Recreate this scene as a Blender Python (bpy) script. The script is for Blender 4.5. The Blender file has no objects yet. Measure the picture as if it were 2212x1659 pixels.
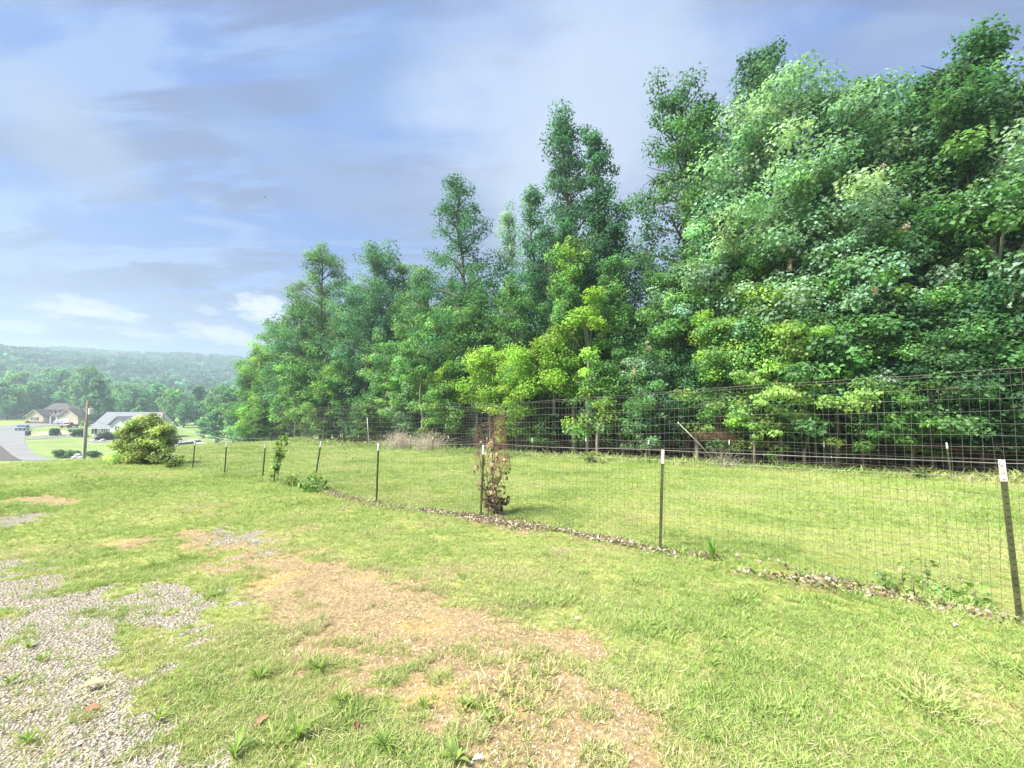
import bpy, math, random
import numpy as np
from mathutils import Vector, Matrix
R = math.radians
scene = bpy.context.scene
col = scene.collection
# ------------------------------------------------------------------ camera
F = 864.0                      # focal length in units of a 2212 x 1659 picture
PITCH = math.atan(50.5 / F)
EYE = 1.45
cd = bpy.data.cameras.new('camera'); cam = bpy.data.objects.new('camera', cd); col.objects.link(cam)
cd.sensor_width = 36; cd.lens = 36 * F / 2212; cd.clip_start = 0.05; cd.clip_end = 6000
cam.location = (0, 0, EYE); cam.rotation_euler = (math.pi / 2 + PITCH, 0, 0)
scene.camera = cam
# ------------------------------------------------------------------ exposure, engine
scene.view_settings.view_transform = 'Standard'; scene.view_settings.look = 'None'
scene.view_settings.gamma = 1; scene.view_settings.use_curve_mapping = False
EXPO = 1.7
scene.view_settings.exposure = EXPO
scene.render.engine = 'CYCLES'
cy = scene.cycles
cy.use_denoising = True; cy.max_bounces = 7; cy.diffuse_bounces = 3; cy.transmission_bounces = 5; cy.transparent_max_bounces = 8
cy.volume_bounces = 0; cy.use_adaptive_sampling = True; cy.caustics_reflective = False; cy.caustics_refractive = False
# ------------------------------------------------------------------ sun and sky
SUN_EL, SUN_AZ = R(52), R(-118)      # azimuth clockwise from +Y: behind the camera on the left
sd = bpy.data.lights.new('sun', 'SUN'); sd.energy = 4.3; sd.angle = R(14); sd.color = (1, .95, .86)
sun = bpy.data.objects.new('sun', sd); col.objects.link(sun)
tosun = Vector((math.sin(SUN_AZ) * math.cos(SUN_EL), math.cos(SUN_AZ) * math.cos(SUN_EL), math.sin(SUN_EL)))
sun.rotation_euler = tosun.to_track_quat('Z', 'Y').to_euler(); sun.location = (0, 0, 60)

def ray(px, py):
    """direction of the photograph's pixel (2212 wide), forward component 1"""
    x = (px - 1106) / F; z = (829.5 - py) / F
    c, s = math.cos(PITCH), math.sin(PITCH)
    d = (x, c - z * s, s + z * c)
    return np.array([d[0] / d[1], 1.0, d[2] / d[1]])

class NT:
    def __init__(s, tree): s.t = tree; s.n = tree.nodes; s.l = tree.links
    def new(s, typ, **kw):
        n = s.n.new(typ)
        for k, v in kw.items():
            if k == 'ins':
                for a, b in v.items():
                    if hasattr(b, 'is_output') or isinstance(b, bpy.types.NodeSocket): s.l.new(b, n.inputs[a])
                    else: n.inputs[a].default_value = b
            else: setattr(n, k, v)
        return n
    def math(s, op, a, b=0.0, c=None, clamp=False):
        n = s.new('ShaderNodeMath', operation=op, use_clamp=clamp)
        for i, v in enumerate((a, b, c)):
            if v is None: continue
            if isinstance(v, bpy.types.NodeSocket): s.l.new(v, n.inputs[i])
            else: n.inputs[i].default_value = v
        return n.outputs[0]
    def mix(s, f, a, b, blend='MIX'):
        n = s.new('ShaderNodeMix', data_type='RGBA', blend_type=blend)
        for i, v in ((0, f), (6, a), (7, b)):
            if isinstance(v, bpy.types.NodeSocket): s.l.new(v, n.inputs[i])
            else: n.inputs[i].default_value = v if i == 0 else (*v[:3], 1)
        return n.outputs[2]
    def noise(s, vec, scale, detail=4, rough=.55, dist=0):
        n = s.new('ShaderNodeTexNoise', ins={'Scale': scale, 'Detail': detail, 'Roughness': rough, 'Distortion': dist})
        if vec is not None: s.l.new(vec, n.inputs['Vector'])
        return n.outputs[0]
    def ramp(s, f, stops):
        n = s.new('ShaderNodeValToRGB'); s.l.new(f, n.inputs[0]); e = n.color_ramp.elements
        while len(e) < len(stops): e.new(0.5)
        for i, (p, c) in enumerate(stops):
            e[i].position = p; e[i].color = (c, c, c, 1) if isinstance(c, (int, float)) else (*c, 1)
        return n.outputs[0]
    def smooth(s, v, a, b, lo=0.0, hi=1.0):
        n = s.new('ShaderNodeMapRange', interpolation_type='SMOOTHSTEP'); s.l.new(v, n.inputs[0])
        n.inputs[1].default_value = a; n.inputs[2].default_value = b; n.inputs[3].default_value = lo; n.inputs[4].default_value = hi
        return n.outputs[0]

world = bpy.data.worlds.new('World'); scene.world = world; world.use_nodes = True
wt = NT(world.node_tree); wt.n.clear()
tc = wt.new('ShaderNodeTexCoord').outputs['Generated']
sky = wt.new('ShaderNodeTexSky', sky_type='NISHITA', sun_disc=False, sun_elevation=SUN_EL, sun_rotation=SUN_AZ, dust_density=1.5)
sx = wt.new('ShaderNodeSeparateXYZ', ins={0: tc})
# high cloud sheet: direction projected on a flat layer, stretched along its streaks
zz = wt.math('MAXIMUM', wt.math('ADD', sx.outputs[2], 0.16), 0.04)
cx = wt.math('DIVIDE', sx.outputs[0], zz); cyy = wt.math('DIVIDE', sx.outputs[1], zz)
pl = wt.new('ShaderNodeCombineXYZ', ins={0: cx, 1: cyy}).outputs[0]
mp = wt.new('ShaderNodeMapping', ins={0: pl, 'Rotation': (0, 0, R(28)), 'Scale': (0.6, 1.25, 1)}).outputs[0]
n1 = wt.noise(mp, 2.4, 9, .62, .7)
mp2 = wt.new('ShaderNodeMapping', ins={0: pl, 'Rotation': (0, 0, R(36)), 'Scale': (0.45, 2.1, 1), 'Location': (3.1, 1.7, 0)}).outputs[0]
n2 = wt.noise(mp2, 1.9, 8, .62, .6)
deep = (0.075, 0.145, 0.42); pale = (0.165, 0.242, 0.455); grey = (0.088, 0.122, 0.268)
c = wt.mix(wt.smooth(n1, .43, .57), deep, pale)
c = wt.mix(wt.smooth(n2, .47, .58, 0, 1), c, grey)
# brightening round the veiled sun
sv = wt.new('ShaderNodeVectorMath', operation='DOT_PRODUCT', ins={0: tc}); sv.inputs[1].default_value = tosun
c = wt.mix(wt.smooth(sv.outputs['Value'], .62, 1.0, 0, .8), c, (.45, .52, .62))
c = wt.mix(wt.smooth(sx.outputs[2], 0.0, .30, .5, 0), c, (.125, .17, .325))
def blob(c, px, py, w, h, colour, amt, nscale=9, edge=.35, tilt=0.0, seed=0.0):
    """one cloud or painted patch of sky glow at a direction: an ellipse in azimuth and height, its outline broken by noise"""
    d = ray(px, py); az = math.atan2(d[0], 1.0); el = math.atan2(d[2], math.hypot(d[0], 1))
    aw = w / F * math.cos(az) ** 2; ah = h / F * math.cos(az)
    A = wt.math('ARCTAN2', sx.outputs[0], sx.outputs[1]); E = wt.math('ARCSINE', sx.outputs[2])
    a = wt.math('SUBTRACT', A, az); e = wt.math('SUBTRACT', E, el)
    e = wt.math('ADD', e, wt.math('MULTIPLY', a, tilt))
    off = wt.new('ShaderNodeMapping', ins={0: tc, 'Location': (seed, seed * .7, 0), 'Scale': (1, 1, 2.2)}).outputs[0]
    nz = wt.noise(off, nscale if nscale < 8 else nscale * 3.0, 7, .6)
    q = wt.math('ADD', wt.math('POWER', wt.math('ABSOLUTE', wt.math('DIVIDE', a, aw)), 2.0), wt.math('POWER', wt.math('ABSOLUTE', wt.math('DIVIDE', e, ah)), 2.0))
    q = wt.math('ADD', wt.math('SQRT', q), wt.math('MULTIPLY', wt.math('SUBTRACT', nz, .5), -2.6 if nscale < 8 else -2.8))
    return wt.mix(wt.smooth(q, 1 + edge, 1 - edge, 0, amt), c, colour)
SKYC = [  # px, py, half w, half h, colour, amount, noise, edge, tilt, seed
    (160, 300, 150, 75, (.31, .36, .50), .8, 4, .8, .35, .0),
    (170, 355, 130, 40, (.21, .27, .44), .7, 5, .8, .2, .6),
    (620, 330, 120, 40, (.12, .24, .56), .8, 4, .9, .3, 2.6),
    (880, 200, 170, 70, (.16, .29, .62), .75, 3, .9, -.1, 3.4),
    (1300, 120, 260, 170, (.50, .60, .78), .85, 3, .9, 0, 3.9),  # sun glow painted into the sky, not a cloud
    (1200, 380, 230, 200, (.56, .64, .78), .85, 3, .9, 0, 5.9),  # more painted sun glow, whitening the sky behind the spires
    (1900, 100, 260, 60, (.24, .31, .50), .8, 3, .9, .1, 4.3),
    (860, 440, 230, 60, (.22, .28, .46), .7, 3, .9, .1, 6.3),
    (370, 592, 72, 19, (.10, .135, .29), 1.0, 10, .3, .22, .9),
    (90, 588, 48, 20, (.16, .21, .38), .85, 10, .4, .0, 1.3),
    (120, 640, 110, 16, (.18, .23, .40), .8, 9, .5, .1, 1.5),
    (400, 660, 85, 20, (.17, .21, .38), .8, 9, .5, .15, 1.9),
    (640, 615, 36, 16, (.17, .21, .38), .8, 9, .5, .1, 2.1),
    (195, 676, 100, 22, (.64, .62, .70), 1.0, 12, .75, .04, 2.3),
    (215, 697, 110, 11, (.17, .21, .38), .95, 12, .4, .0, 2.4),
    (572, 668, 50, 26, (.75, .76, .84), 1.0, 12, .7, .1, 2.8),
    (445, 670, 26, 9, (.42, .45, .58), .8, 12, .4, .1, 3.0),
    (480, 722, 66, 17, (.66, .64, .72), 1.0, 12, .75, .1, 3.3),
    (310, 722, 50, 9, (.48, .48, .58), .8, 12, .4, .05, 3.7),
    (40, 706, 60, 13, (.48, .48, .60), .8, 12, .4, .0, 4.1),
    (80, 745, 150, 12, (.42, .47, .62), .5, 9, .5, .0, 4.7),
]
for b in SKYC: c = blob(c, *b[:4], tuple(q * .72 for q in b[4]), *b[5:])
bgc = wt.new('ShaderNodeBackground', ins={0: c, 1: .53})
bgs = wt.new('ShaderNodeBackground', ins={0: sky.outputs[0], 1: .06})
mixs = wt.new('ShaderNodeMixShader', ins={0: .90}); wt.l.new(bgs.outputs[0], mixs.inputs[1]); wt.l.new(bgc.outputs[0], mixs.inputs[2])
wt.new('ShaderNodeOutputWorld', ins={0: mixs.outputs[0]})

# ------------------------------------------------------------------ noise and terrain
def _h(ix, iy, seed):
    n = (ix.astype(np.int64) * 374761393 + iy.astype(np.int64) * 668265263 + seed * 1442695041) & 0x7fffffff
    n = ((n ^ (n >> 13)) * 1274126177) & 0x7fffffff
    n = ((n ^ (n >> 16)) * 1274126177) & 0x7fffffff
    return (n ^ (n >> 15)) % 65536 / 65535.0
def vn(x, y, seed=0):
    x = np.asarray(x, float); y = np.asarray(y, float)
    ix = np.floor(x); iy = np.floor(y); fx = x - ix; fy = y - iy
    fx = fx * fx * (3 - 2 * fx); fy = fy * fy * (3 - 2 * fy)
    a = _h(ix, iy, seed); b = _h(ix + 1, iy, seed); c_ = _h(ix, iy + 1, seed); d = _h(ix + 1, iy + 1, seed)
    return (a * (1 - fx) + b * fx) * (1 - fy) + (c_ * (1 - fx) + d * fx) * fy
def fbm(x, y, seed=0, o=4):
    s = 0; a = .5; t = 0
    for i in range(o):
        s = s + a * vn(x * 2 ** i, y * 2 ** i, seed + i * 17); t += a; a *= .5
    return s / t
def sst(x, a, b):
    t = np.clip((x - a) / (b - a), 0, 1); return t * t * (3 - 2 * t)
def UV(x, y): return -.775 * x + .632 * y, .632 * x + .775 * y
def XY(u, v): return -.775 * u + .632 * v, .632 * u + .775 * v
PT = [25, 40, 58, 75, 90, 110, 150, 180, 226, 260, 350, 500, 700, 850, 1000, 1400, 3000]
PZ = [-2.35, -4.1, -6.6, -8.3, -8.9, -8.8, -7.4, -6.7, -5.75, -5.0, -1.0, 20, 49, 68, 76, 68, 45]
def hgt(x, y):
    x = np.asarray(x, float); y = np.asarray(y, float)
    u, v = UV(x, y)
    t = u - 11 * sst(v, 2, 10)
    plane = -(.035 * u + .044 * np.clip(v, -25, 60))
    prof = np.interp(t, PT, PZ) + EYE
    k = sst(t, 300, 600)
    prof = prof + k * (fbm(x / 160, y / 160, 5) - .5) * 26 + k * 17 * sst(y, 500, 700)
    w = sst(t, 22, 40)
    z = plane * (1 - w) + prof * w
    r = np.hypot(x, y)
    return z + (fbm(x / 1.3, y / 1.3, 3, 3) - .5) * .05 * (1 - sst(r, 30, 60))
def G(px, py):
    """the ground point seen at a pixel of the photograph"""
    d = ray(px, py); ts = np.exp(np.linspace(math.log(.8), math.log(1500), 4000))
    z = EYE + ts * d[2]; g = hgt(ts * d[0], ts)
    k = np.argmax(z < g)
    if not (z < g).any(): k = len(ts) - 1
    t = ts[max(k, 1)]
    return np.array([t * d[0], t, float(hgt(t * d[0], t))])
def at(px, py, depth): d = ray(px, py); return np.array([0, 0, EYE]) + d * depth
def onu(px, v):
    """ground point on a column of the photograph at distance v behind the line through the camera along the fence"""
    a = (px - 1106) / F; z = v / (.775 + .632 * a)
    return a * z, z

# ------------------------------------------------------------------ helpers
def tag(o, label=None, cat=None, group=None, kind=None):
    if label: o['label'] = label
    if cat: o['category'] = cat
    if group: o['group'] = group
    if kind: o['kind'] = kind
    return o
def npmesh(name, V, Fc, mat=None, colr=None, smooth=False, attrs=None):
    """Fc: list of int arrays (each n x k) """
    m = bpy.data.meshes.new(name); V = np.asarray(V, np.float32)
    if not isinstance(Fc, list): Fc = [Fc]
    Fc = [np.asarray(f, np.int32) for f in Fc if len(f)]
    m.vertices.add(len(V)); m.vertices.foreach_set('co', V.ravel())
    if Fc:
        idx = np.concatenate([f.ravel() for f in Fc]); tot = np.concatenate([np.full(len(f), f.shape[1]) for f in Fc])
        m.loops.add(len(idx)); m.loops.foreach_set('vertex_index', idx)
        m.polygons.add(len(tot)); st = np.concatenate([[0], np.cumsum(tot)[:-1]]).astype(np.int32)
        m.polygons.foreach_set('loop_start', st)
        m.update(calc_edges=True)
        if smooth: m.polygons.foreach_set('use_smooth', np.ones(len(tot), bool))
    if colr is not None:
        a = m.attributes.new('col', 'FLOAT_COLOR', 'POINT')
        c4 = np.ones((len(V), 4), np.float32); c4[:, :3] = colr; a.data.foreach_set('color', c4.ravel())
    for k, (typ, arr) in (attrs or {}).items():
        a = m.attributes.new(k, typ, 'POINT')
        a.data.foreach_set('vector' if typ == 'FLOAT_VECTOR' else 'value', np.asarray(arr, np.float32).ravel())
    if mat: m.materials.append(mat)
    m.validate(); m.update()
    return m
def link(name, mesh, parent=None, loc=None, rz=0):
    o = bpy.data.objects.new(name, mesh); col.objects.link(o)
    if parent is not None: o.parent = parent
    if loc is not None: o.location = loc
    if rz: o.rotation_euler = (0, 0, rz)
    return o
def empty(name, loc, rz=0): return link(name, None, None, loc, rz)
class MB:
    def __init__(s): s.v = []; s.f = {3: [], 4: []}; s.n = 0; s.big = []
    def add(s, V, Fs):
        for f in Fs:
            f = [i + s.n for i in f]
            if len(f) in (3, 4): s.f[len(f)].append(f)
            else: s.big.append(f)
        s.v.extend([tuple(p) for p in V]); s.n += len(V); return s
    def box(s, x0, x1, y0, y1, z0, z1):
        V = [(x, y, z) for z in (z0, z1) for y in (y0, y1) for x in (x0, x1)]
        return s.add(V, [(0, 2, 3, 1), (4, 5, 7, 6), (0, 1, 5, 4), (2, 6, 7, 3), (0, 4, 6, 2), (1, 3, 7, 5)])
    def tube(s, pts, rad, n=6, cap=True):
        V, Fc = tube_np(pts, rad, n); V = V.tolist(); Fs = Fc.tolist()
        if cap: Fs += [list(range(n))[::-1], list(range(len(V) - n, len(V)))]
        return s.add(V, Fs)
    def prism(s, poly, axis, a, b):
        """extrude a 2-D polygon; axis 'x' or 'y' or 'z'"""
        def P(p, q): return {'y': (p[0], q, p[1]), 'x': (q, p[0], p[1]), 'z': (p[0], p[1], q)}[axis]
        n = len(poly); V = [P(p, a) for p in poly] + [P(p, b) for p in poly]
        Fs = [[i, (i + 1) % n, n + (i + 1) % n, n + i] for i in range(n)] + [list(range(n))[::-1], list(range(n, 2 * n))]
        return s.add(V, Fs)
    def build(s, name, mat, parent=None, loc=None, rz=0, smooth=False, bevel=0):
        m = bpy.data.meshes.new(name)
        m.from_pydata(s.v, [], s.f[3] + s.f[4] + s.big); m.validate()
        if mat: m.materials.append(mat)
        if smooth:
            for p in m.polygons: p.use_smooth = True
        import bmesh
        bm = bmesh.new(); bm.from_mesh(m); bmesh.ops.recalc_face_normals(bm, faces=bm.faces); bm.to_mesh(m); bm.free()
        o = link(name, m, parent, loc, rz)
        if bevel:
            b = o.modifiers.new('bevel', 'BEVEL'); b.width = bevel; b.segments = 2; b.limit_method = 'ANGLE'
        return o
def tube_np(pts, rad, n=6):
    P = np.asarray(pts, float); k = len(P); rad = np.broadcast_to(np.asarray(rad, float), (k,))
    T = np.gradient(P, axis=0); T /= np.linalg.norm(T, axis=1)[:, None] + 1e-9
    ref = np.where(np.abs(T[:, 2:3]) > .9, np.array([[1., 0, 0]]), np.array([[0., 0, 1]]))
    A = np.cross(T, ref); A /= np.linalg.norm(A, axis=1)[:, None] + 1e-9; B = np.cross(T, A)
    a = np.arange(n) * 2 * math.pi / n
    V = P[:, None] + rad[:, None, None] * (np.cos(a)[None, :, None] * A[:, None] + np.sin(a)[None, :, None] * B[:, None])
    i = np.arange(k - 1)[:, None] * n; j = np.arange(n)[None]; j2 = (j + 1) % n
    Fc = np.stack([i + j, i + j2, i + n + j2, i + n + j], -1).reshape(-1, 4)
    return V.reshape(-1, 3), Fc
def join_np(parts):
    V = []; Fs = []; n = 0
    for v, f in parts: V.append(v); Fs.append(f + n); n += len(v)
    return np.concatenate(V), np.concatenate(Fs)
def copy_tree(o, parent=None):
    c_ = o.copy(); col.objects.link(c_); c_.parent = parent
    for ch in [k for k in o.children]: copy_tree(ch, c_)
    return c_

# ------------------------------------------------------------------ materials
def newmat(name):
    m = bpy.data.materials.new(name); m.use_nodes = True; t = NT(m.node_tree); t.n.clear(); return m, t
def out(t, sh, disp=None):
    o = t.new('ShaderNodeOutputMaterial'); t.l.new(sh, o.inputs[0])
def simple(name, colr, rough=.7, var=.15, scale=6, metal=0, bump=.0, spec=.5, dirt=None):
    m, t = newmat(name); tcn = t.new('ShaderNodeTexCoord').outputs['Object']
    n = t.noise(tcn, scale, 5, .6)
    c_ = t.mix(t.smooth(n, .3, .7), tuple(x * (1 - var) for x in colr), tuple(min(1, x * (1 + var)) for x in colr))
    if dirt:
        n2_ = t.noise(tcn, scale * dirt[1], 6, .65)
        c_ = t.mix(t.smooth(n2_, dirt[2], dirt[2] + .12, 0, .9), c_, dirt[0])
    p = t.new('ShaderNodeBsdfPrincipled', ins={'Base Color': c_, 'Roughness': rough, 'Metallic': metal, 'Specular IOR Level': spec})
    if bump:
        b = t.new('ShaderNodeBump', ins={'Strength': bump, 'Distance': .02}); t.l.new(t.noise(tcn, scale * 6, 5, .6), b.inputs['Height']); t.l.new(b.outputs[0], p.inputs['Normal'])
    out(t, p.outputs[0]); return m
def leafmat(name, trans=.42, rough=.6, spec=.22, inst=False):
    m, t = newmat(name)
    a = t.new('ShaderNodeAttribute', attribute_name='col').outputs[0]
    oc = t.new('ShaderNodeObjectInfo').outputs['Color']
    c_ = t.mix(1.0, a, oc, 'MULTIPLY')
    p = t.new('ShaderNodeBsdfPrincipled', ins={'Base Color': c_, 'Roughness': rough, 'Specular IOR Level': spec})
    tr = t.new('ShaderNodeBsdfTranslucent', ins={0: t.mix(1.0, c_, (1.25, 1.35, .7), 'MULTIPLY')})
    mx = t.new('ShaderNodeMixShader', ins={0: trans}); t.l.new(p.outputs[0], mx.inputs[1]); t.l.new(tr.outputs[0], mx.inputs[2])
    out(t, mx.outputs[0]); return m
M = {}
M['leaf'] = leafmat('leaf')
M['dryleaf'] = leafmat('dry_leaf', .15, .8, .2)
def barkmat(name, a, b, sc=3):
    m, t = newmat(name); tcn = t.new('ShaderNodeTexCoord').outputs['Object']
    mp_ = t.new('ShaderNodeMapping', ins={0: tcn, 'Scale': (6, 6, 1)}).outputs[0]
    n = t.noise(mp_, sc, 6, .65, .4)
    p = t.new('ShaderNodeBsdfPrincipled', ins={'Base Color': t.mix(t.smooth(n, .35, .65), a, b), 'Roughness': .9})
    bu = t.new('ShaderNodeBump', ins={'Strength': .6, 'Distance': .02, 'Height': n}); t.l.new(bu.outputs[0], p.inputs['Normal'])
    out(t, p.outputs[0]); return m
M['bark'] = barkmat('bark', (.05, .04, .03), (.17, .14, .11))
M['palebark'] = barkmat('pale_bark', (.13, .12, .10), (.34, .31, .27))
M['poleWood'] = barkmat('pole_wood', (.16, .09, .055), (.38, .27, .19), 1.6)
M['galv'] = simple('galvanised_wire', (.30, .29, .26), .5, .3, 3, .35)
M['oldwire'] = simple('weathered_wire', (.165, .16, .14), .65, .35, 2, .1)
M['curlwire'] = simple('tarnished_wire', (.27, .13, .085), .8, .45, 5)
M['rust'] = simple('rusty_wire', (.20, .105, .065), .8, .4, 6)
M['postgreen'] = simple('post_green_paint', (.060, .068, .028), .6, .35, 7, 0, .2, .4, ((.16, .075, .045), 3, .58))
M['posttip'] = simple('post_white_paint', (.80, .79, .78), .5, .08, 12, 0, .2, .4, ((.30, .12, .07), 3, .64))
M['posttipworn'] = simple('worn_white_paint', (.66, .62, .58), .6, .1, 12, 0, .3, .4, ((.26, .11, .06), 5, .50))
M['concrete'] = simple('pale_concrete', (.20, .20, .20), .9, .10, .35)
M['asphalt'] = simple('brown_asphalt', (.085, .072, .064), .95, .2, 1.2)
M['siding'] = simple('cream_siding', (.60, .51, .38), .7, .05, .8)
M['whitesiding'] = simple('white_siding', (.74, .74, .75), .6, .04, .8)
M['trim'] = simple('white_trim', (.78, .77, .75), .5, .03, 1)
M['shingle'] = simple('brown_grey_shingle', (.10, .085, .08), .9, .3, 5)
M['shinglegrey'] = simple('blue_grey_shingle', (.20, .21, .23), .9, .22, 5)
M['glass'] = simple('window_glass', (.035, .045, .06), .12, .2, 1)
M['shutter'] = simple('dark_shutter', (.03, .03, .035), .5, .1, 1)
M['brickbase'] = simple('brown_brick', (.20, .13, .10), .9, .3, 7)
M['carblue'] = simple('silver_blue_paint', (.33, .40, .46), .25, .03, 1, .4)
M['carwhite'] = simple('white_paint', (.78, .78, .80), .3, .03, 1)
M['carred'] = simple('dark_red_paint', (.20, .04, .035), .3, .1, 1)
M['black'] = simple('black_rubber', (.02, .02, .022), .7, .2, 3)
M['chrome'] = simple('lamp_lens', (.7, .7, .68), .15, .03, 1, .3)
M['can'] = simple('transformer_grey', (.62, .65, .68), .4, .05, 2)
M['ceramic'] = simple('insulator', (.55, .5, .45), .3, .1, 4)
M['cable'] = simple('black_cable', (.04, .04, .042), .6, .1, 4)
M['alucable'] = simple('pale_cable', (.5, .5, .5), .5, .1, 4)
M['stone'] = simple('white_stone', (.55, .53, .50), .85, .15, 4, 0, .3)
M['pipe'] = simple('white_pipe', (.74, .73, .72), .5, .05, 3)
M['greypole'] = simple('weathered_pole', (.40, .37, .31), .7, .25, 4, 0, .2)
M['twig'] = simple('dry_twig', (.62, .54, .44), .9, .3, 5)

# ------------------------------------------------------------------ ground masks
def seg_dist(x, y, P):
    """signed closeness to a poly-line of discs (x, y, r): min over segments of dist - r"""
    best = np.full(np.shape(x), 1e9)
    for (ax, ay, ar), (bx, by, br) in zip(P[:-1], P[1:]):
        dx, dy = bx - ax, by - ay; L = dx * dx + dy * dy + 1e-9
        t = np.clip(((x - ax) * dx + (y - ay) * dy) / L, 0, 1)
        best = np.minimum(best, np.hypot(x - ax - t * dx, y - ay - t * dy) - (ar + t * (br - ar)))
    return best
def stroke(pts): return [(G(a, b)[0], G(a, b)[1], r) for a, b, r in pts]
DIRT = [stroke([(560, 1195, .22), (680, 1250, .34), (800, 1320, .44), (930, 1400, .50), (1040, 1480, .44), (1120, 1560, .38), (1180, 1640, .28), (1260, 1760, .18), (1340, 1900, .12)]),
        stroke([(400, 1150, .20), (500, 1165, .34), (600, 1205, .30), (700, 1235, .15)]),
        stroke([(230, 1180, .22), (290, 1175, .28)]),
        stroke([(60, 1078, .3), (150, 1085, .35)]),
        stroke([(1080, 1380, .12), (1230, 1395, .10)]),
        stroke([(1330, 1560, .06), (1360, 1640, .08), (1400, 1740, .08)])]
GRAV = [stroke([(-260, 1290, .9), (60, 1300, .42), (150, 1330, .26)]),
        stroke([(-200, 1400, .7), (60, 1420, .40), (180, 1480, .14), (200, 1530, .10)]),
        stroke([(-100, 1560, .5), (80, 1600, .36), (250, 1620, .25), (330, 1640, .10)]),
        stroke([(-80, 1700, .5), (150, 1720, .35), (340, 1740, .22), (420, 1800, .1)]),
        stroke([(350, 1290, .14), (400, 1400, .13)]), stroke([(-40, 1130, .55), (30, 1120, .3)]),
        stroke([(480, 1148, .10), (600, 1190, .12)])]
def v_side(x, y): return np.where(UV(x, y)[1] > 4.3, .35, 1.0)
def masks(x, y):
    w1 = (fbm(x * 2.2, y * 2.2, 11) - .5); w2 = (fbm(x * 7, y * 7, 21, 3) - .5)
    dd = np.minimum.reduce([seg_dist(x, y, s) for s in DIRT]); gd = np.minimum.reduce([seg_dist(x, y, s) for s in GRAV])
    dirt = sst(dd + w1 * .9 + w2 * .8, .30, -.22); grav = sst(gd + w1 * .9 + w2 * 1.0, .22, -.16)
    near = 1 - sst(np.hypot(x, y), 7, 15)
    patch = sst(fbm(x * 1.6 + 7, y * 1.6, 33), .55, .75) * .42 * near * (v_side(x, y))
    dirt = np.clip(np.maximum(dirt, patch) * (1 - grav), 0, 1)
    return dirt, grav

def gridmesh(xs, ys, lift=0.0):
    X, Y = np.meshgrid(xs, ys); Z = hgt(X, Y) + lift; nx, ny = len(xs), len(ys)
    V = np.stack([X, Y, Z], -1).reshape(-1, 3); i = np.arange(ny - 1)[:, None] * nx; j = np.arange(nx - 1)[None]
    Fc = np.stack([i + j, i + j + 1, i + nx + j + 1, i + nx + j], -1).reshape(-1, 4)
    return V, Fc
def groundmat():
    m, t = newmat('ground_turf'); tcn = t.new('ShaderNodeTexCoord').outputs['Object']
    a = t.new('ShaderNodeAttribute', attribute_name='col'); s = t.new('ShaderNodeSeparateColor', ins={0: a.outputs[0]})
    dirt, grav, far = s.outputs[0], s.outputs[1], s.outputs[2]
    nf = t.noise(tcn, 38, 5, .7); nm = t.noise(tcn, 6, 5, .6); nl = t.noise(tcn, .8, 4, .6); nv = t.noise(tcn, .10, 4, .6)
    g = t.mix(t.smooth(nm, .3, .7), (.20, .26, .05), (.38, .42, .12))
    g = t.mix(t.smooth(nl, .35, .7, 0, .7), g, (.42, .42, .16))
    g = t.mix(t.smooth(nf, .35, .62, .65, 0), g, (.14, .14, .05))
    sepo = t.new('ShaderNodeSeparateXYZ', ins={0: tcn})
    # the lawns down in the valley are a cooler green
    val = t.smooth(sepo.outputs[2], -3.4, -5.6)
    lawn = t.mix(t.smooth(nv, .3, .7), (.16, .24, .07), (.25, .32, .11))
    lawn = t.mix(t.smooth(nl, .4, .75, 0, .4), lawn, (.30, .32, .14))
    g = t.mix(val, g, lawn)
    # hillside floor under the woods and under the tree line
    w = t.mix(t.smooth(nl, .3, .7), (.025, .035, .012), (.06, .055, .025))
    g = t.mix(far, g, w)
    ds = t.mix(t.smooth(nm, .3, .7), (.34, .255, .125), (.44, .345, .19))
    ds = t.mix(t.smooth(nf, .42, .60, .8, 0), ds, (.20, .14, .085))
    ds = t.mix(t.smooth(t.noise(tcn, 1.7, 3, .5), .52, .66, 0, .6), ds, (.46, .32, .12))
    vo = t.new('ShaderNodeTexVoronoi', ins={'Vector': tcn, 'Scale': 55.0})
    gs = t.mix(t.smooth(vo.outputs['Distance'], .15, .55), (.58, .53, .45), (.24, .21, .165))
    gs = t.mix(t.smooth(nm, .35, .65, .5, 0), gs, (.30, .26, .20))
    f1 = t.smooth(t.math('ADD', dirt, t.math('MULTIPLY', t.math('SUBTRACT', nf, .5), .9)), .28, .55)
    f2 = t.smooth(t.math('ADD', grav, t.math('MULTIPLY', t.math('SUBTRACT', nf, .5), .7)), .35, .6)
    c_ = t.mix(f1, g, ds); c_ = t.mix(f2, c_, gs)
    p = t.new('ShaderNodeBsdfPrincipled', ins={'Base Color': c_, 'Roughness': .95, 'Specular IOR Level': .15})
    hh = t.math('ADD', t.math('MULTIPLY', nf, .6), t.math('MULTIPLY', vo.outputs['Distance'], t.math('MULTIPLY', f2, -1.0)))
    b = t.new('ShaderNodeBump', ins={'Strength': .8, 'Distance': .025, 'Height': hh}); t.l.new(b.outputs[0], p.inputs['Normal'])
    out(t, p.outputs[0]); return m
M['ground'] = groundmat()
def axis(lo, hi, fine, r):
    """coordinates with a fine step near zero, growing outwards"""
    def side(L):
        a = [0.0]
        while a[-1] < L: a.append(a[-1] + max(fine, a[-1] * r))
        return a
    return np.array(sorted(set([-q for q in side(-lo)] + side(hi))))
xs = axis(-1090, 850, .08, .022); ys = axis(-60, 1190, .08, .022)
V, Fc = gridmesh(xs, ys)
d_, g_ = masks(V[:, 0], V[:, 1]); u_, v_ = UV(V[:, 0], V[:, 1])
tt = u_ - 11 * sst(v_, 2, 10)
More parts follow.
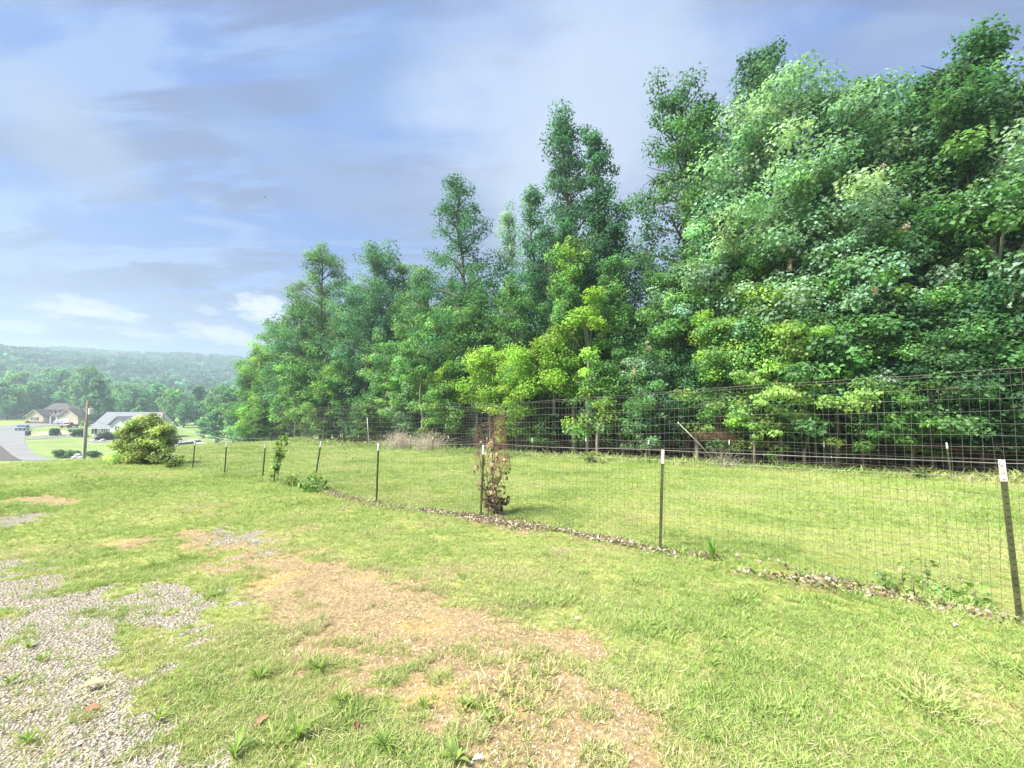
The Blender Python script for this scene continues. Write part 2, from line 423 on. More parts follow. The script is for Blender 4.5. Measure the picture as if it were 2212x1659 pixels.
wood = np.maximum(sst(v_ + (fbm(V[:, 0] / 3, V[:, 1] / 3, 9) - .5) * 3, 17.6, 19.2) * (1 - sst(tt, 75, 90)), sst(tt + (fbm(V[:, 0] / 25, V[:, 1] / 25, 8) - .5) * 30, 250, 262))
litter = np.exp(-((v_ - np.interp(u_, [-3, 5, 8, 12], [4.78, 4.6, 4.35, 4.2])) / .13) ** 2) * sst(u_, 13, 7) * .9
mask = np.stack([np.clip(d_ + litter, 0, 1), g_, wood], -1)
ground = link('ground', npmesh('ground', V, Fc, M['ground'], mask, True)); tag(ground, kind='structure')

# ------------------------------------------------------------------ roads in the valley
def draped(name, L, Rr, mat, lift, n=60, m=10, kind='structure'):
    def rs(P):
        P = np.array([G(*p)[:2] for p in P]); d = np.r_[0, np.cumsum(np.hypot(*np.diff(P, axis=0).T))]
        q = np.linspace(0, d[-1], n); return np.stack([np.interp(q, d, P[:, 0]), np.interp(q, d, P[:, 1])], -1)
    A, B = rs(L), rs(Rr); t = np.linspace(0, 1, m)[None, :, None]
    Q = A[:, None] * (1 - t) + B[:, None] * t; Z = hgt(Q[..., 0], Q[..., 1]) + lift
    V = np.concatenate([Q, Z[..., None]], -1).reshape(-1, 3); i = np.arange(n - 1)[:, None] * m; j = np.arange(m - 1)[None]
    Fc = np.stack([i + j, i + j + 1, i + m + j + 1, i + m + j], -1).reshape(-1, 4)
    return tag(link(name, npmesh(name, V, Fc, mat, None, True)), kind=kind)
LF = [(50, 996), (24, 982), (0, 962), (-40, 945), (-70, 936), (-80, 928), (-60, 924), (0, 920.5)]
RG = [(120, 996), (80, 982), (60, 968), (53.5, 956), (54, 946), (57, 938), (61, 932), (68, 927)]
draped('road', LF, RG, M['concrete'], .06)
draped('cross_road', [(-90, 927), (0, 920.3), (56, 915.6), (100, 914.3), (150, 913.3), (190, 913)], [(-60, 934), (10, 928), (66, 924.3), (100, 920.5), (150, 916.6), (190, 916)], M['concrete'], .09)
draped('asphalt_lot', [(-200, 985), (-60, 950), (-2, 961)], [(-200, 996), (-60, 996), (48, 996)], M['asphalt'], .05)
draped('driveway', [(57, 946.5), (90, 943.5), (130, 941), (158, 940)], [(56, 951), (90, 948), (130, 945), (158, 944)], M['concrete'], .07, 30, 5)
draped('garden_path', [(178, 942), (188, 951), (205, 953), (240, 952)], [(174, 943.5), (184, 953), (205, 956.5), (240, 956)], M['concrete'], .07, 30, 5)
draped('sandy_verge', [(66, 940), (90, 933), (130, 931), (150, 930.5)], [(60, 943.5), (90, 941.5), (130, 939.3), (152, 938.5)], simple('sand', (.42, .34, .22), .95, .15, .5), .05, 30, 5)

# ------------------------------------------------------------------ trees
def clumps_to_mesh(name, C, rad, per, size, base, rng, flat=.62, up=.7, droop=.25, mat=None, tintv=.22, tip=None, aspect=.42, jitter=.16):
    C = np.asarray(C); rad = np.asarray(rad); nC = len(C)
    idx = np.repeat(np.arange(nC), per); n = len(idx)
    d = rng.normal(size=(n, 3)); d /= np.linalg.norm(d, axis=1)[:, None]
    r = rad[idx] * rng.random(n) ** (1 / 2.2)
    pos = C[idx] + d * r[:, None] * np.array([1, 1, flat])
    nr = d * .45 + np.array([0, 0, up]) + rng.normal(size=(n, 3)) * .42; nr /= np.linalg.norm(nr, axis=1)[:, None]
    a = rng.normal(size=(n, 3)) + d * 1.1; a -= nr * (a * nr).sum(1)[:, None]; a /= np.linalg.norm(a, axis=1)[:, None]; a[:, 2] -= droop
    a /= np.linalg.norm(a, axis=1)[:, None]
    b = np.cross(nr, a); b /= np.linalg.norm(b, axis=1)[:, None] + 1e-9
    s = (size * rng.uniform(.45, 1.45, n))[:, None]
    V = np.stack([pos - a * s * .5, pos + b * s * aspect + nr * s * .10, pos + a * s * .55 - nr * s * .12, pos - b * s * aspect + nr * s * .10], 1).reshape(-1, 3)
    Fq = np.arange(n * 4).reshape(-1, 4)
    ct = np.exp(rng.normal(size=(nC, 1)) * tintv) * np.exp(rng.normal(size=(nC, 3)) * .05)
    if tip is not None:   # young growth on some clumps has a colour of its own
        k = (rng.random(nC) < tip[1])[:, None]; cb = np.where(k, np.array(tip[0]), np.array(base))
    else: cb = np.broadcast_to(np.array(base), (nC, 3))
    cl = (cb * ct)[idx] * np.exp(rng.normal(size=(n, 1)) * jitter)
    return npmesh(name, V, Fq, mat or M['leaf'], np.repeat(cl, 4, axis=0))
PROF = {'round': lambda x: math.sqrt(max(0.08, 1 - (1.8 * x - .8) ** 2)), 'column': lambda x: (1 - x) ** .55 * (.75 + .25 * min(1, 4 * x)) + .12,
        'cone': lambda x: (1 - x) ** .85 + .10, 'wide': lambda x: .55 + .45 * math.sin(min(1, x * 1.25) * math.pi * .85), 'lay': lambda x: 1.0 - .45 * x}
def tree_meshes(seed, H, cb, Rr, prof, nl, nleaf, lsize, colr, crad=.9, up=.35, flat=.62, r0=None, tip=None, gap=0, droop=.25, bark='bark', lean=0, tintv=.22, sides=6):
    rng = np.random.default_rng(seed); r0 = r0 or H * .011 + .03
    k = 9; tz = np.linspace(0, 1, k); wob = np.cumsum(rng.normal(size=(k, 2)) * H * .012, axis=0); wob -= wob[0]
    P = np.stack([wob[:, 0] + lean * tz * H, wob[:, 1], tz * H * .94], -1); P[0, 2] = -.35
    tubes = [tube_np(P, r0 * (1 - .86 * tz) + .01, sides)]; C = []; CR = []
    for i in range(nl):
        x = (i + rng.random() * .8) / nl; t = cb + (1 - cb) * x * .97; z = t * H
        c0 = np.array([np.interp(z, P[:, 2], P[:, 0]), np.interp(z, P[:, 2], P[:, 1]), min(z, H * .93)])
        az = i * 2.39996 + rng.normal() * .35; L = Rr * PROF[prof](x) * rng.uniform(.72, 1.15)
        el = up + rng.normal() * .15 + .3 * x; q = np.linspace(0, 1, 5)
        dirv = np.array([math.cos(az) * math.cos(el), math.sin(az) * math.cos(el), math.sin(el)])
        path = c0 + dirv * L * q[:, None] + np.array([0, 0, 1]) * (.12 * L * q * (1 - 1.3 * q) if droop < .5 else -.25 * L * q ** 2)[:, None] + rng.normal(size=(5, 3)) * .04 * L * q[:, None]
        tubes.append(tube_np(path, r0 * .42 * (1 - t * .55) * (1 - .85 * q) + .006, 4))
        m_ = max(2, int(L / (crad * .62)))
        for j in range(m_):
            if rng.random() < gap: continue
            f = .28 + .76 * (j + rng.random() * .6) / m_
            b0 = c0 + (path[-1] - c0) * min(f, 1); side = np.cross(dirv, [0, 0, 1]); off = rng.normal() * .42 * L * (1 - .3 * f)
            cc = b0 + side * off + np.array([0, 0, rng.normal() * .24 * L + .1]); C.append(cc); CR.append(crad * rng.uniform(.65, 1.2))
            if j % 2 == 0: tubes.append(tube_np([b0 - dirv * .3 * abs(off), (b0 + cc) / 2 + [0, 0, .1], cc], [r0 * .12 + .004, r0 * .09, .004], 3))
    for z in np.arange(cb * H + .3, H * .93, crad * .8):
        if rng.random() < gap * 1.5: continue
        C.append(np.array([np.interp(z, P[:, 2], P[:, 0]), np.interp(z, P[:, 2], P[:, 1]), z]) + rng.normal(size=3) * crad * .4); CR.append(crad * rng.uniform(.7, 1.1))
    for j in range(3): C.append(P[-1] + rng.normal(size=3) * crad * .35 + [0, 0, H * .02 * j]); CR.append(crad * .75)
    per = max(4, int(nleaf / max(1, len(C))))
    Vt, Ft = join_np(tubes)
    tm = npmesh('trunk', Vt, Ft, M[bark], None, True)
    cm = clumps_to_mesh('crown', C, CR, per, lsize, colr, rng, flat, .7, droop, None, tintv, tip)
    return tm, cm
def place_tree(name, meshes, x, y, label, cat='tree', group=None, s=(1, 1, 1), rz=0, tint=None, sink=0, parts=('trunk', 'crown')):
    e = empty(name, (x, y, float(hgt(x, y)) - sink), rz); e.scale = s
    tag(e, label, cat, group)
    for nm, me in zip(parts, meshes):
        o = link(nm, me, e)
        if nm in ('crown', 'foliage') and tint: o.color = (*tint, 1)
    return e
DK = (.070, .175, .075); MD = (.125, .265, .095); YG = (.27, .44, .080); PA = (.26, .42, .29); BG = (.105, .245, .150); OL = (.190, .36, .115)  # PA is a paled green: the milky light veil is put into the leaf colour
FRONT = 'trees in the front row of the wood'
# px, v, top py, radius, profile, crown base, leaf count, leaf size, colour, gap, clump, bark, label
TR = [
 (548, 20.5, 745, 3.6, 'round', .10, 11000, .24, MD, 0, 1.1, 'bark', 'mid-green bushy tree, lowest of the row, at the far left end of the wood'),
 (590, 21.5, 690, 4.6, 'round', .10, 12000, .24, OL, 0, 1.1, 'bark', 'olive-green tree second from the left end of the tree row'),
 (645, 20.6, 650, 4.2, 'round', .12, 11000, .22, BG, 0, 1.1, 'bark', 'blue-green tree standing just left of the big round-topped tree'),
 (712, 22.5, 515, 4.4, 'round', .15, 11000, .22, MD, .05, 1.0, 'bark', 'left half of the broad round tree mass, with a ragged pointed top leaning left'),
 (790, 22.0, 530, 4.6, 'round', .15, 15000, .21, BG, 0, 1.1, 'bark', 'big dense dark tree with a rounded top left of the pointed trees'),
 (850, 24.5, 552, 3.0, 'round', .25, 6000, .19, OL, .25, .9, 'bark', 'thin see-through tree between the big round tree and the leftmost pointed tree'),
 (905, 22.5, 575, 3.0, 'round', .2, 8000, .19, MD, .1, .9, 'bark', 'lower green tree filling the gap left of the leftmost pointed tree'),
 (1003, 21.5, 348, 6.2, 'cone', .15, 17000, .17, (0.074, 0.203, 0.097), .02, .85, 'bark', 'tall cone-shaped tree with a sharp dark tip, leftmost of the three spires'),
 (1085, 25.0, 412, 2.3, 'column', .35, 4500, .16, PA, .25, .8, 'palebark', 'slim sparse tree with bare pale stem right of the leftmost spire'),
 (1150, 23.0, 385, 2.3, 'column', .2, 7500, .16, BG, .12, .75, 'bark', 'narrow tree hugging the left flank of the tallest middle spire'),
 (1205, 22.5, 209, 3.7, 'column', .20, 16000, .17, (0.068, 0.182, 0.108), .03, .8, 'bark', 'tallest middle spire with a rounded tip and a full leafy column'),
 (1308, 22.5, 236, 2.5, 'column', .20, 11000, .17, (0.068, 0.182, 0.108), .02, .65, 'bark', 'slender spire wrapped in leaves just right of the tallest middle spire'),
 (1350, 23.2, 395, 2.2, 'round', .25, 6500, .16, BG, .12, .8, 'bark', 'loose lower tree leaning against the right side of the slender spire'),
 (1395, 25.5, 520, 1.9, 'round', .3, 3500, .16, PA, .25, .8, 'palebark', 'thin pale tree under the open gap of sky right of the spires'),
 (1500, 22.5, 178, 3.3, 'round', .34, 9000, .17, DK, .28, .72, 'bark', 'open-branched dark oak whose clumps stand against the sky left of the big pale trees'),
 (1555, 23.0, 215, 2.4, 'round', .3, 8000, .17, MD, .12, .8, 'bark', 'tree behind the open oak with foliage touching the big pale tree'),
 (1625, 19.8, 215, 3.0, 'round', .22, 16000, .18, PA, .03, .85, 'palebark', 'big pale feathery tree right of the open dark oak'),
 (1722, 22.0, 38, 5.0, 'cone', .3, 12000, .17, (0.074, 0.176, 0.115), .03, .8, 'bark', 'tall dark pointed top rising above the big pale trees on the right'),
 (1790, 20.0, 185, 2.6, 'round', .22, 15000, .17, PA, .04, .85, 'bark', 'pale drooping tree directly below the tall dark pointed top'),
 (1870, 21.5, 200, 2.7, 'round', .25, 12000, .17, MD, .08, .8, 'bark', 'broad tree with a flat ragged top right of the tall pointed top'),
 (1970, 21.0, 190, 2.6, 'round', .28, 12000, .17, BG, .12, .8, 'bark', 'bluish tree beside the bright gap in the leaves at the upper right'),
 (2075, 20.5, 165, 2.3, 'round', .3, 9000, .17, MD, .2, .8, 'bark', 'open airy tree stepping up toward the tall tree at the right edge'),
 (2150, 20.8, 75, 2.4, 'round', .3, 12000, .17, DK, .14, .8, 'bark', 'very tall dark tree cut by the right edge of the picture'),
 (2300, 19.8, 120, 2.4, 'round', .25, 12000, .17, PA, .05, .85, 'bark', 'tree just inside the right edge with branches hanging over its neighbour'),
]
for i, (px, v, ty, rr, pf, cb, nlf, ls, cc, gp, cr, bk, lab) in enumerate(TR):
    x, y = onu(px, v); z0 = float(hgt(x, y)); H = (at(px, ty, y)[2] - z0) * .965
    tm, cm = tree_meshes(100 + i, H, cb, rr, pf, int(16 + H * .95), int(nlf * 2.0), ls * .78, cc, cr * 1.05, .45 if pf != 'column' else .75, .7, None, (tuple(np.array(cc) * (1.35, 1.2, 1.1)), .3), gp, .3, bk, 0, .17)
    place_tree('forest_tree', (tm, cm), x, y, lab, 'tree', FRONT)

# understory trees and bushes at the wood's edge
UT = [ # px, v, top py, radius, nleaf, size, colour, tip, flat, label, profile
 (1060, 19.0, 765, 2.2, 7500, .15, YG, None, .45, 'glowing yellow-green maple branch mass left of the two pale trunks', 'lay'),
 (1200, 18.8, 745, 2.3, 9000, .15, YG, None, .45, 'bright yellow-green maple spreading over the middle of the wood edge', 'lay'),
 (1240, 20.4, 505, 1.9, 7000, .16, OL, (YG, .45), .7, 'yellowish young tree in front of the middle spires', 'round'),
 (1140, 20.6, 610, 2.0, 7000, .16, MD, None, .7, 'green young tree below the gap between the spires', 'round'),
 (1030, 20.4, 640, 2.3, 8000, .17, MD, (OL, .4), .6, 'leafy tree under the leftmost spire with lighter layered boughs', 'round'),
 (935, 20.2, 675, 2.6, 8000, .18, OL, (YG, .15), .55, 'light-green layered tree left of the leftmost spire', 'wide'),
 (830, 20.0, 745, 2.6, 8500, .19, MD, (OL, .4), .5, 'dogwood-like tree with tiers of pale-edged leaves left of the middle', 'lay'),
 (745, 19.8, 800, 2.6, 7000, .20, MD, None, .5, 'low tiered tree at the wood edge below the big round tree', 'lay'),
 (1350, 20.6, 560, 1.9, 7500, .16, MD, None, .7, 'green tree filling the wood right of the yellowish young tree', 'round'),
 (1345, 19.4, 770, 1.6, 5500, .15, MD, None, .5, 'small dark-green tree right of the bright maple', 'lay'),
 (1440, 20.2, 590, 1.7, 7500, .16, MD, (PA, .3), .7, 'mid-green tree below the open sky gap', 'round'),
 (1530, 20.0, 470, 1.9, 9000, .16, PA, (OL, .3), .7, 'pale tree with hanging boughs below the open dark oak', 'round'),
 (1500, 19.2, 760, 1.6, 6000, .15, DK, None, .6, 'dark small-leaved tree left of the drooping ash boughs', 'round'),
 (1610, 19.3, 590, 1.8, 8000, .15, OL, (YG, .35), .6, 'drooping light-green tree over the leaning pole', 'wide'),
 (1700, 19.6, 520, 1.8, 8000, .16, MD, (PA, .3), .7, 'tree in the middle of the right-hand foliage, with brown seed clusters', 'round'),
 (1790, 19.2, 610, 1.8, 8000, .15, MD, None, .6, 'deep green tree behind the drooping yellowish boughs', 'round'),
 (1890, 19.4, 480, 1.9, 8500, .16, PA, (OL, .3), .7, 'pale layered tree right of the seed-clustered tree', 'round'),
 (1960, 18.9, 640, 1.8, 7500, .15, DK, (MD, .4), .45, 'flat-layered dark-green tree above the right part of the fence', 'lay'),
 (2050, 19.4, 500, 1.8, 8000, .16, MD, None, .6, 'green tree left of the thick trunk at the right edge', 'round'),
 (2140, 19.0, 620, 1.6, 6500, .15, DK, (MD, .3), .45, 'dark tiered tree behind the nearest fence post', 'lay'),
 (2230, 19.6, 420, 2.0, 8000, .16, MD, None, .7, 'tree filling the right edge below the tallest crown', 'round'),
 (640, 19.8, 830, 2.8, 6500, .22, OL, None, .6, 'light-green bushy tree at the left foot of the wood', 'lay'),
 (560, 20.0, 850, 2.8, 6000, .24, OL, (YG, .4), .6, 'yellowish bush at the far left corner of the wood', 'lay'),
 (700, 18.9, 800, 2.6, 6500, .17, OL, (YG, .3), .4, 'tiered light-green bough mass at the foot of the big round tree', 'lay'),
 (860, 18.7, 800, 2.0, 6500, .15, OL, (PA, .4), .4, 'pale-edged tiered boughs just left of the grey thin trunk', 'lay'),
 (960, 18.7, 790, 1.8, 6500, .14, OL, (YG, .4), .4, 'light-green tiers above the pale dead brush', 'lay'),
 (1120, 18.6, 770, 1.7, 6500, .13, OL, (YG, .6), .4, 'bright layered boughs joining the two glowing maples', 'lay'),
 (1290, 18.5, 800, 1.5, 5500, .13, OL, (YG, .4), .4, 'layered boughs right of the glowing maple', 'lay'),
 (1400, 18.6, 770, 1.5, 5500, .12, MD, (PA, .5), .4, 'blue-green layered boughs over the middle of the far fence', 'lay'),
 (1560, 18.5, 690, 1.5, 6500, .12, OL, (YG, .3), .4, 'hanging light boughs left of the yellow-green sapling', 'lay'),
 (1680, 18.3, 640, 1.5, 6500, .12, OL, (YG, .4), .4, 'arching light boughs above the yellow-green sapling', 'wide'),
 (1860, 18.4, 690, 1.6, 6500, .12, MD, (OL, .5), .4, 'green tiers right of the yellow-green sapling', 'lay'),
 (2010, 18.4, 740, 1.5, 5500, .12, MD, (DK, .4), .4, 'deep green tiers above the last white-tipped far posts', 'lay'),
 (640, 19.0, 770, 2.6, 6500, .19, OL, (YG, .3), .5, 'light bushy growth below the left end of the tree row', 'lay'),
]
for i, (px, v, ty, rr, nlf, ls, cc, tp, fl, lab, pf) in enumerate(UT):
    x, y = onu(px, v); z0 = float(hgt(x, y)); H = at(px, ty, y)[2] - z0
    tm, cm = tree_meshes(300 + i, H, .5 if cc is YG else .22 if H > 5 else .3, rr, pf, int(12 + H * 1.0), int(nlf * (1.9 if px > 1300 else 1.35)), ls * (.70 if px > 1300 else .82), cc, .58 if rr < 2.2 else .8, .2 if pf == 'lay' else .35, .42 + fl * .45, .06 + H * .006, tp, .05, .5 if pf == 'wide' else .25, 'palebark' if i % 3 == 0 else 'bark')
    place_tree('understory_tree', (tm, cm), x, y, lab, 'tree', 'smaller trees along the wood edge')
# low drooping sapling boughs near the fence: (px, v, top, radius, ...)
SB = [(1735, 17.8, 700, 1.9, 9500, .10, (.24, .37, .10), 'light yellow-green sapling with drooping leaves beside the twin trunks'),
      (1625, 17.6, 805, 1.25, 5000, .10, (.22, .35, .10), 'leafy low boughs hanging to the wire behind the leaning pole'),
      (1960, 17.9, 838, 1.5, 5200, .10, (.11, .24, .06), 'flat-branched green sapling behind the right part of the mesh'),
      (1395, 18.2, 872, .8, 2600, .10, (.13, .25, .12), 'round blue-green bush low at the wood edge right of the middle'),
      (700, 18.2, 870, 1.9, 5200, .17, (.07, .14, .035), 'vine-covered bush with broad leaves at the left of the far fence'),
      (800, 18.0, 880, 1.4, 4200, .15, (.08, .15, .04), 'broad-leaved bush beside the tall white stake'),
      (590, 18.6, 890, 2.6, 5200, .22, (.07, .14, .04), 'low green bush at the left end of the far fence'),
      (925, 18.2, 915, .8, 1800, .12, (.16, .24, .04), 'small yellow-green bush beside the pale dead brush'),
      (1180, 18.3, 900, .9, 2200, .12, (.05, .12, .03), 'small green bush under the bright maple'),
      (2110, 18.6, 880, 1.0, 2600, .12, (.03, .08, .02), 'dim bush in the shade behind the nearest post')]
for i, (px, v, ty, rr, nlf, ls, cc, lab) in enumerate(SB):
    x, y = onu(px, v); z0 = float(hgt(x, y)); H = max(.7, at(px, ty, y)[2] - z0)
    tm, cm = tree_meshes(500 + i, H, .25, rr, 'lay', 12, nlf, ls, cc, .34 if rr < 1.6 else .5, .2, .45, .045, (tuple(np.array(cc) * 1.3), .4), 0, .6 if i < 2 else .25, 'bark')
    place_tree('bush' if H < 2.5 else 'sapling', (tm, cm), x, y, lab, 'bush' if H < 2.5 else 'tree', 'bushes and saplings at the foot of the wood', parts=('stem', 'foliage'))

REFS = [(600, 'the leftmost olive trees'), (700, 'the ragged pointed tree'), (800, 'the big round-topped tree'), (900, 'the thin see-through tree'), (1000, 'the leftmost spire'), (1100, 'the gap between the spires'),
        (1200, 'the tallest middle spire'), (1300, 'the slender leaf-wrapped spire'), (1400, 'the open sky gap'), (1500, 'the open-branched dark oak'), (1600, 'the big pale feathery tree'), (1700, 'the tall dark pointed top'),
        (1800, 'the drooping pale tree'), (1900, 'the flat ragged-topped tree'), (2000, 'the bluish tree'), (2100, 'the open airy tree'), (9999, 'the tallest tree at the right edge')]
def ref(px): return next(t for a, t in REFS if px < a)
# back rows of the wood: copies of a few kinds
protos = [tree_meshes(700 + i, 16, .3, 2.9, p, 24, 11000, .17, cc, 1.0, .5, .75, None, None, .04, .3) for i, (p, cc) in enumerate((('round', MD), ('cone', BG), ('round', DK), ('wide', MD)))]
rng = np.random.default_rng(4)
sk_x = [540, 600, 660, 760, 850, 930, 1000, 1060, 1090, 1130, 1180, 1220, 1260, 1300, 1350, 1380, 1420, 1500, 1600, 1700, 1900, 2000, 2100, 2212]
sk_y = [800, 745, 650, 600, 650, 640, 560, 640, 700, 600, 520, 480, 520, 520, 570, 640, 640, 520, 460, 380, 400, 470, 430, 350]
k = 0
for row, (vv, step) in enumerate(((24.5, 46), (28.5, 46), (34, 52), (42, 60))):
    for px in np.arange(560 - row * 6, 2330, step):
        px = px + rng.normal() * 9; x, y = onu(px, vv + rng.normal() * .8)
        z0 = float(hgt(x, y)); top = np.interp(px, sk_x, sk_y) + rng.uniform(0, 70) + (30 if row == 0 else 0)
        H = at(px, top, y)[2] - z0; H = min(max(H, 6), 26); s = H / 16 * rng.uniform(.9, 1.15)
        s = min(s, 1.2) * (.75 if px < 900 or px > 1430 else .62)
        e = place_tree('wood_tree', protos[k % 4], x, y, ('tree just behind ', 'tree in the third row behind ', 'tree deep in the wood behind ', 'tree at the back of the wood behind ')[row] + ref(px), 'tree', 'trees deep inside the wood', (s, s, H / 16), rng.random() * 6.28, tuple(np.array((1, 1, 1)) * rng.uniform(.8, 1.25))); k += 1
# shade bushes filling the ground level inside the wood
bp = [tree_meshes(760 + i, 3.0, .1, 1.7, 'lay', 16, 5200, .105, cc, .55, .4, .7, .05, None, 0, .25) for i, cc in enumerate((DK, MD))]
for j, px in enumerate(np.arange(540, 2300, 34)):
    for q in range(2):
        x, y = onu(px + rng.normal() * 10, 20.8 + q * 3 + rng.normal() * .6); s = rng.uniform(.8, 1.5)
        place_tree('shade_bush', bp[(j + q) % 2], x, y, ('low bush under ', 'low bush deep in the shade under ')[q] + ref(px), 'bush', 'low bushes in the shade of the wood', (s, s, s * rng.uniform(.8, 1.4)), rng.random() * 6.28, parts=('stem', 'foliage'))

# clearly visible trunks at the wood edge
def trunk_thing(px0, py0, px1, py1, v, r, label, bark='bark', leaf=None):
    x, y = onu(px0, v); b = np.array([x, y, float(hgt(x, y)) - .2]); t_ = at(px1, py1, y)
    e = empty('bare_trunk_tree', (x, y, b[2])); tag(e, label, 'tree', 'trees whose trunks show at the wood edge')
    q = np.linspace(0, 1, 8)[:, None]; rg = np.random.default_rng(int(px0)); P = (t_ - b) * q + rg.normal(size=(8, 3)) * .05 * np.array([1, 1, 0]); P[0] = 0
    o = MB().tube(P, r * (1.25 - .55 * q[:, 0]) , 10).build('trunk', M[bark], e, smooth=True)
    C = [P[-1] + rg.normal(size=3) * np.array([.9, .9, .6]) + [0, 0, .3] for _ in range(16)]
    for c_ in C[:8]: MB().tube([P[5], (P[6] + c_) / 2, c_], [r * .3, r * .2, .01], 4).build('limb', M[bark], e, smooth=True)
    m_ = clumps_to_mesh('crown', C, np.full(16, .6), 160, .15, leaf or MD, rg); link('crown', m_, e)
trunk_thing(1805, 990, 1800, 790, 18.2, .085, 'straight trunk of a tree, right one of the twin trunks behind the mesh')
trunk_thing(1768, 990, 1745, 870, 18.6, .075, 'bent trunk of a tree, left one of the twin trunks behind the mesh')
trunk_thing(2132, 700, 2140, 470, 19.2, .15, 'thick trunk showing between the boughs near the right edge', 'palebark')
trunk_thing(1270, 985, 1268, 700, 18.8, .10, 'pale trunk rising behind the bright maple, right one of two', 'palebark', YG)
trunk_thing(1240, 980, 1240, 690, 19.6, .12, 'pale trunk rising behind the bright maple, left one of two', 'palebark')
trunk_thing(1030, 980, 1030, 720, 20.0, .10, 'pale trunk left of the bright maple', 'palebark')
trunk_thing(918, 965, 905, 790, 18.6, .07, 'thin grey trunk above the pale dead brush', 'palebark')
trunk_thing(1482, 980, 1478, 700, 19.8, .12, 'dark trunk in the shade above the leaning pole')
trunk_thing(1695, 980, 1712, 600, 19.4, .12, 'trunk among drooping leaves left of the twin trunks')
trunk_thing(2060, 1000, 2058, 870, 18.9, .09, 'brown trunk in the olive shade near the right edge')

# brown seed clusters hanging in the crowns
rg = np.random.default_rng(9)
for px, py, v, lab in ((1905, 372, 17.6, 'highest seed cluster, in the pale crown on the right'), (1955, 492, 17.6, 'seed cluster right of the middle of the right-hand crowns'), (1690, 535, 17.6, 'long seed cluster left of the twin trunks'), (1712, 570, 17.7, 'seed cluster just below the long one'), (1892, 625, 17.6, 'lowest seed cluster on the dark layered boughs'), (1402, 745, 17.9, 'small dry cluster on the dark tree right of the maple'), (1366, 800, 17.8, 'dry cluster on the blue-green leaves above the mesh')):
    x, y = onu(px, v); p = at(px, py, y)
    m_ = clumps_to_mesh('seed_cluster', rg.normal(size=(4, 3)) * [.05, .05, .12], np.full(4, .09), 26, .05, (.44, .34, .24), rg, 1.2, .1, .9, M['dryleaf'])
    tag(link('seed_cluster', m_, None, tuple(p)), 'pinkish brown dry ' + lab, 'seeds', 'dry seed clusters in the crowns')

# ------------------------------------------------------------------ valley and hill trees
vp = [tree_meshes(800 + i, 14, .12, 5.2, p, 18, 2300, .75, cc, 1.9, .5, .75, .28, (tuple(np.array(cc) * 1.35), .35), 0, .2, 'bark', tintv=.2, sides=5) for i, (p, cc) in enumerate((('round', (.12, .27, .13)), ('wide', (.16, .31, .12)), ('round', (.10, .24, .13)), ('cone', (.11, .25, .115))))]
VT = [ # px, base depth, top py, label
 (8, 168, 830, 'behind the left-edge pole'), (40, 196, 812, 'left of and behind the cream house'), (72, 196, 838, 'just behind the left gable of the cream house'),
 (100, 204, 800, 'rising behind the cream roof ridge'), (130, 200, 805, 'behind the dormers of the cream house'), (180, 180, 802, 'tall and round, right of the cream house'),
 (196, 178, 815, 'between the cream house and the utility pole top'), (215, 150, 820, 'behind the transformer of the utility pole'), (235, 165, 858, 'behind the white house roof ridge'),
 (262, 180, 835, 'low below the small far white house'), (285, 160, 842, 'right of the small far white house'), (310, 150, 862, 'behind the big yellow-green bush'), (340, 165, 835, 'behind the second utility pole'),
 (372, 150, 848, 'right of the second utility pole'), (400, 140, 870, 'above the slanting cable'), (425, 155, 838, 'behind the parked white vehicles'), (455, 135, 865, 'left of the light rounded tree'),
 (485, 125, 842, 'pale and rounded, nearest the wood'), (515, 130, 850, 'tucked against the left end of the wood'), (540, 115, 868, 'partly hidden by the left end of the wood'), (470, 98, 890, 'low and bright beyond the pasture edge'),
 (505, 92, 880, 'bushy, just beyond the pasture edge'), (20, 160, 868, 'low, at the left edge behind the road'), (535, 88, 900, 'lowest, at the pasture corner'), (445, 110, 905, 'low, behind the fence posts left of the wood')]
for i, (px, dep, ty, lab) in enumerate(VT):
    a = (px - 1106) / F; x, y = a * dep, dep; z0 = float(hgt(x, y)); H = max(5, at(px, ty, dep)[2] - z0); s = max(.5, min(1.25, H / 14)) * rng.uniform(.85, 1.1)
    place_tree('valley_tree', vp[i % 4], x, y, 'broad green valley tree ' + lab, 'tree', 'trees round the valley houses', (s, s, H / 14), rng.random() * 6, tuple(np.array((1.0, 1.0, 1.0)) * rng.uniform(.85, 1.3)))
# more valley woods: rows climbing the slope
def wood_ok(x, y):
    u, v = UV(x, y); t = u - 11 * sst(v, 2, 10)
    return t > 262
cnt = 0; tries = 0; pts = []
while cnt < 230 and tries < 9000:
    tries += 1; px = rng.uniform(-30, 590); dep = rng.uniform(150, 330); a = (px - 1106) / F; x, y = a * dep, dep
    if not wood_ok(x, y): continue
    if any((x - p[0]) ** 2 + (y - p[1]) ** 2 < 8.2 ** 2 for p in pts): continue
    pts.append((x, y)); cnt += 1
    H = rng.uniform(10, 15); s = rng.uniform(.75, 1.05)
    place_tree('hillside_tree', vp[cnt % 4], x, y, 'hillside tree ' + ('low on the slope ' if dep < 200 else 'halfway up the slope ' if dep < 270 else 'high on the slope ') + next(t for a_, t in ((60, 'above the left end of the road'), (130, 'above the cream house'), (190, 'above the transformer pole'), (250, 'above the white house roof'), (310, 'beside the small far white house'), (370, 'above the second utility pole'), (440, 'above the white parked cars'), (510, 'left of the wood'), (999, 'behind the left end of the wood')) if px < a_), 'tree', 'trees on the lower wooded hillside', (s, s, H / 14), rng.random() * 6, tuple(np.array((1., 1., 1.)) * rng.uniform(.75, 1.3)))
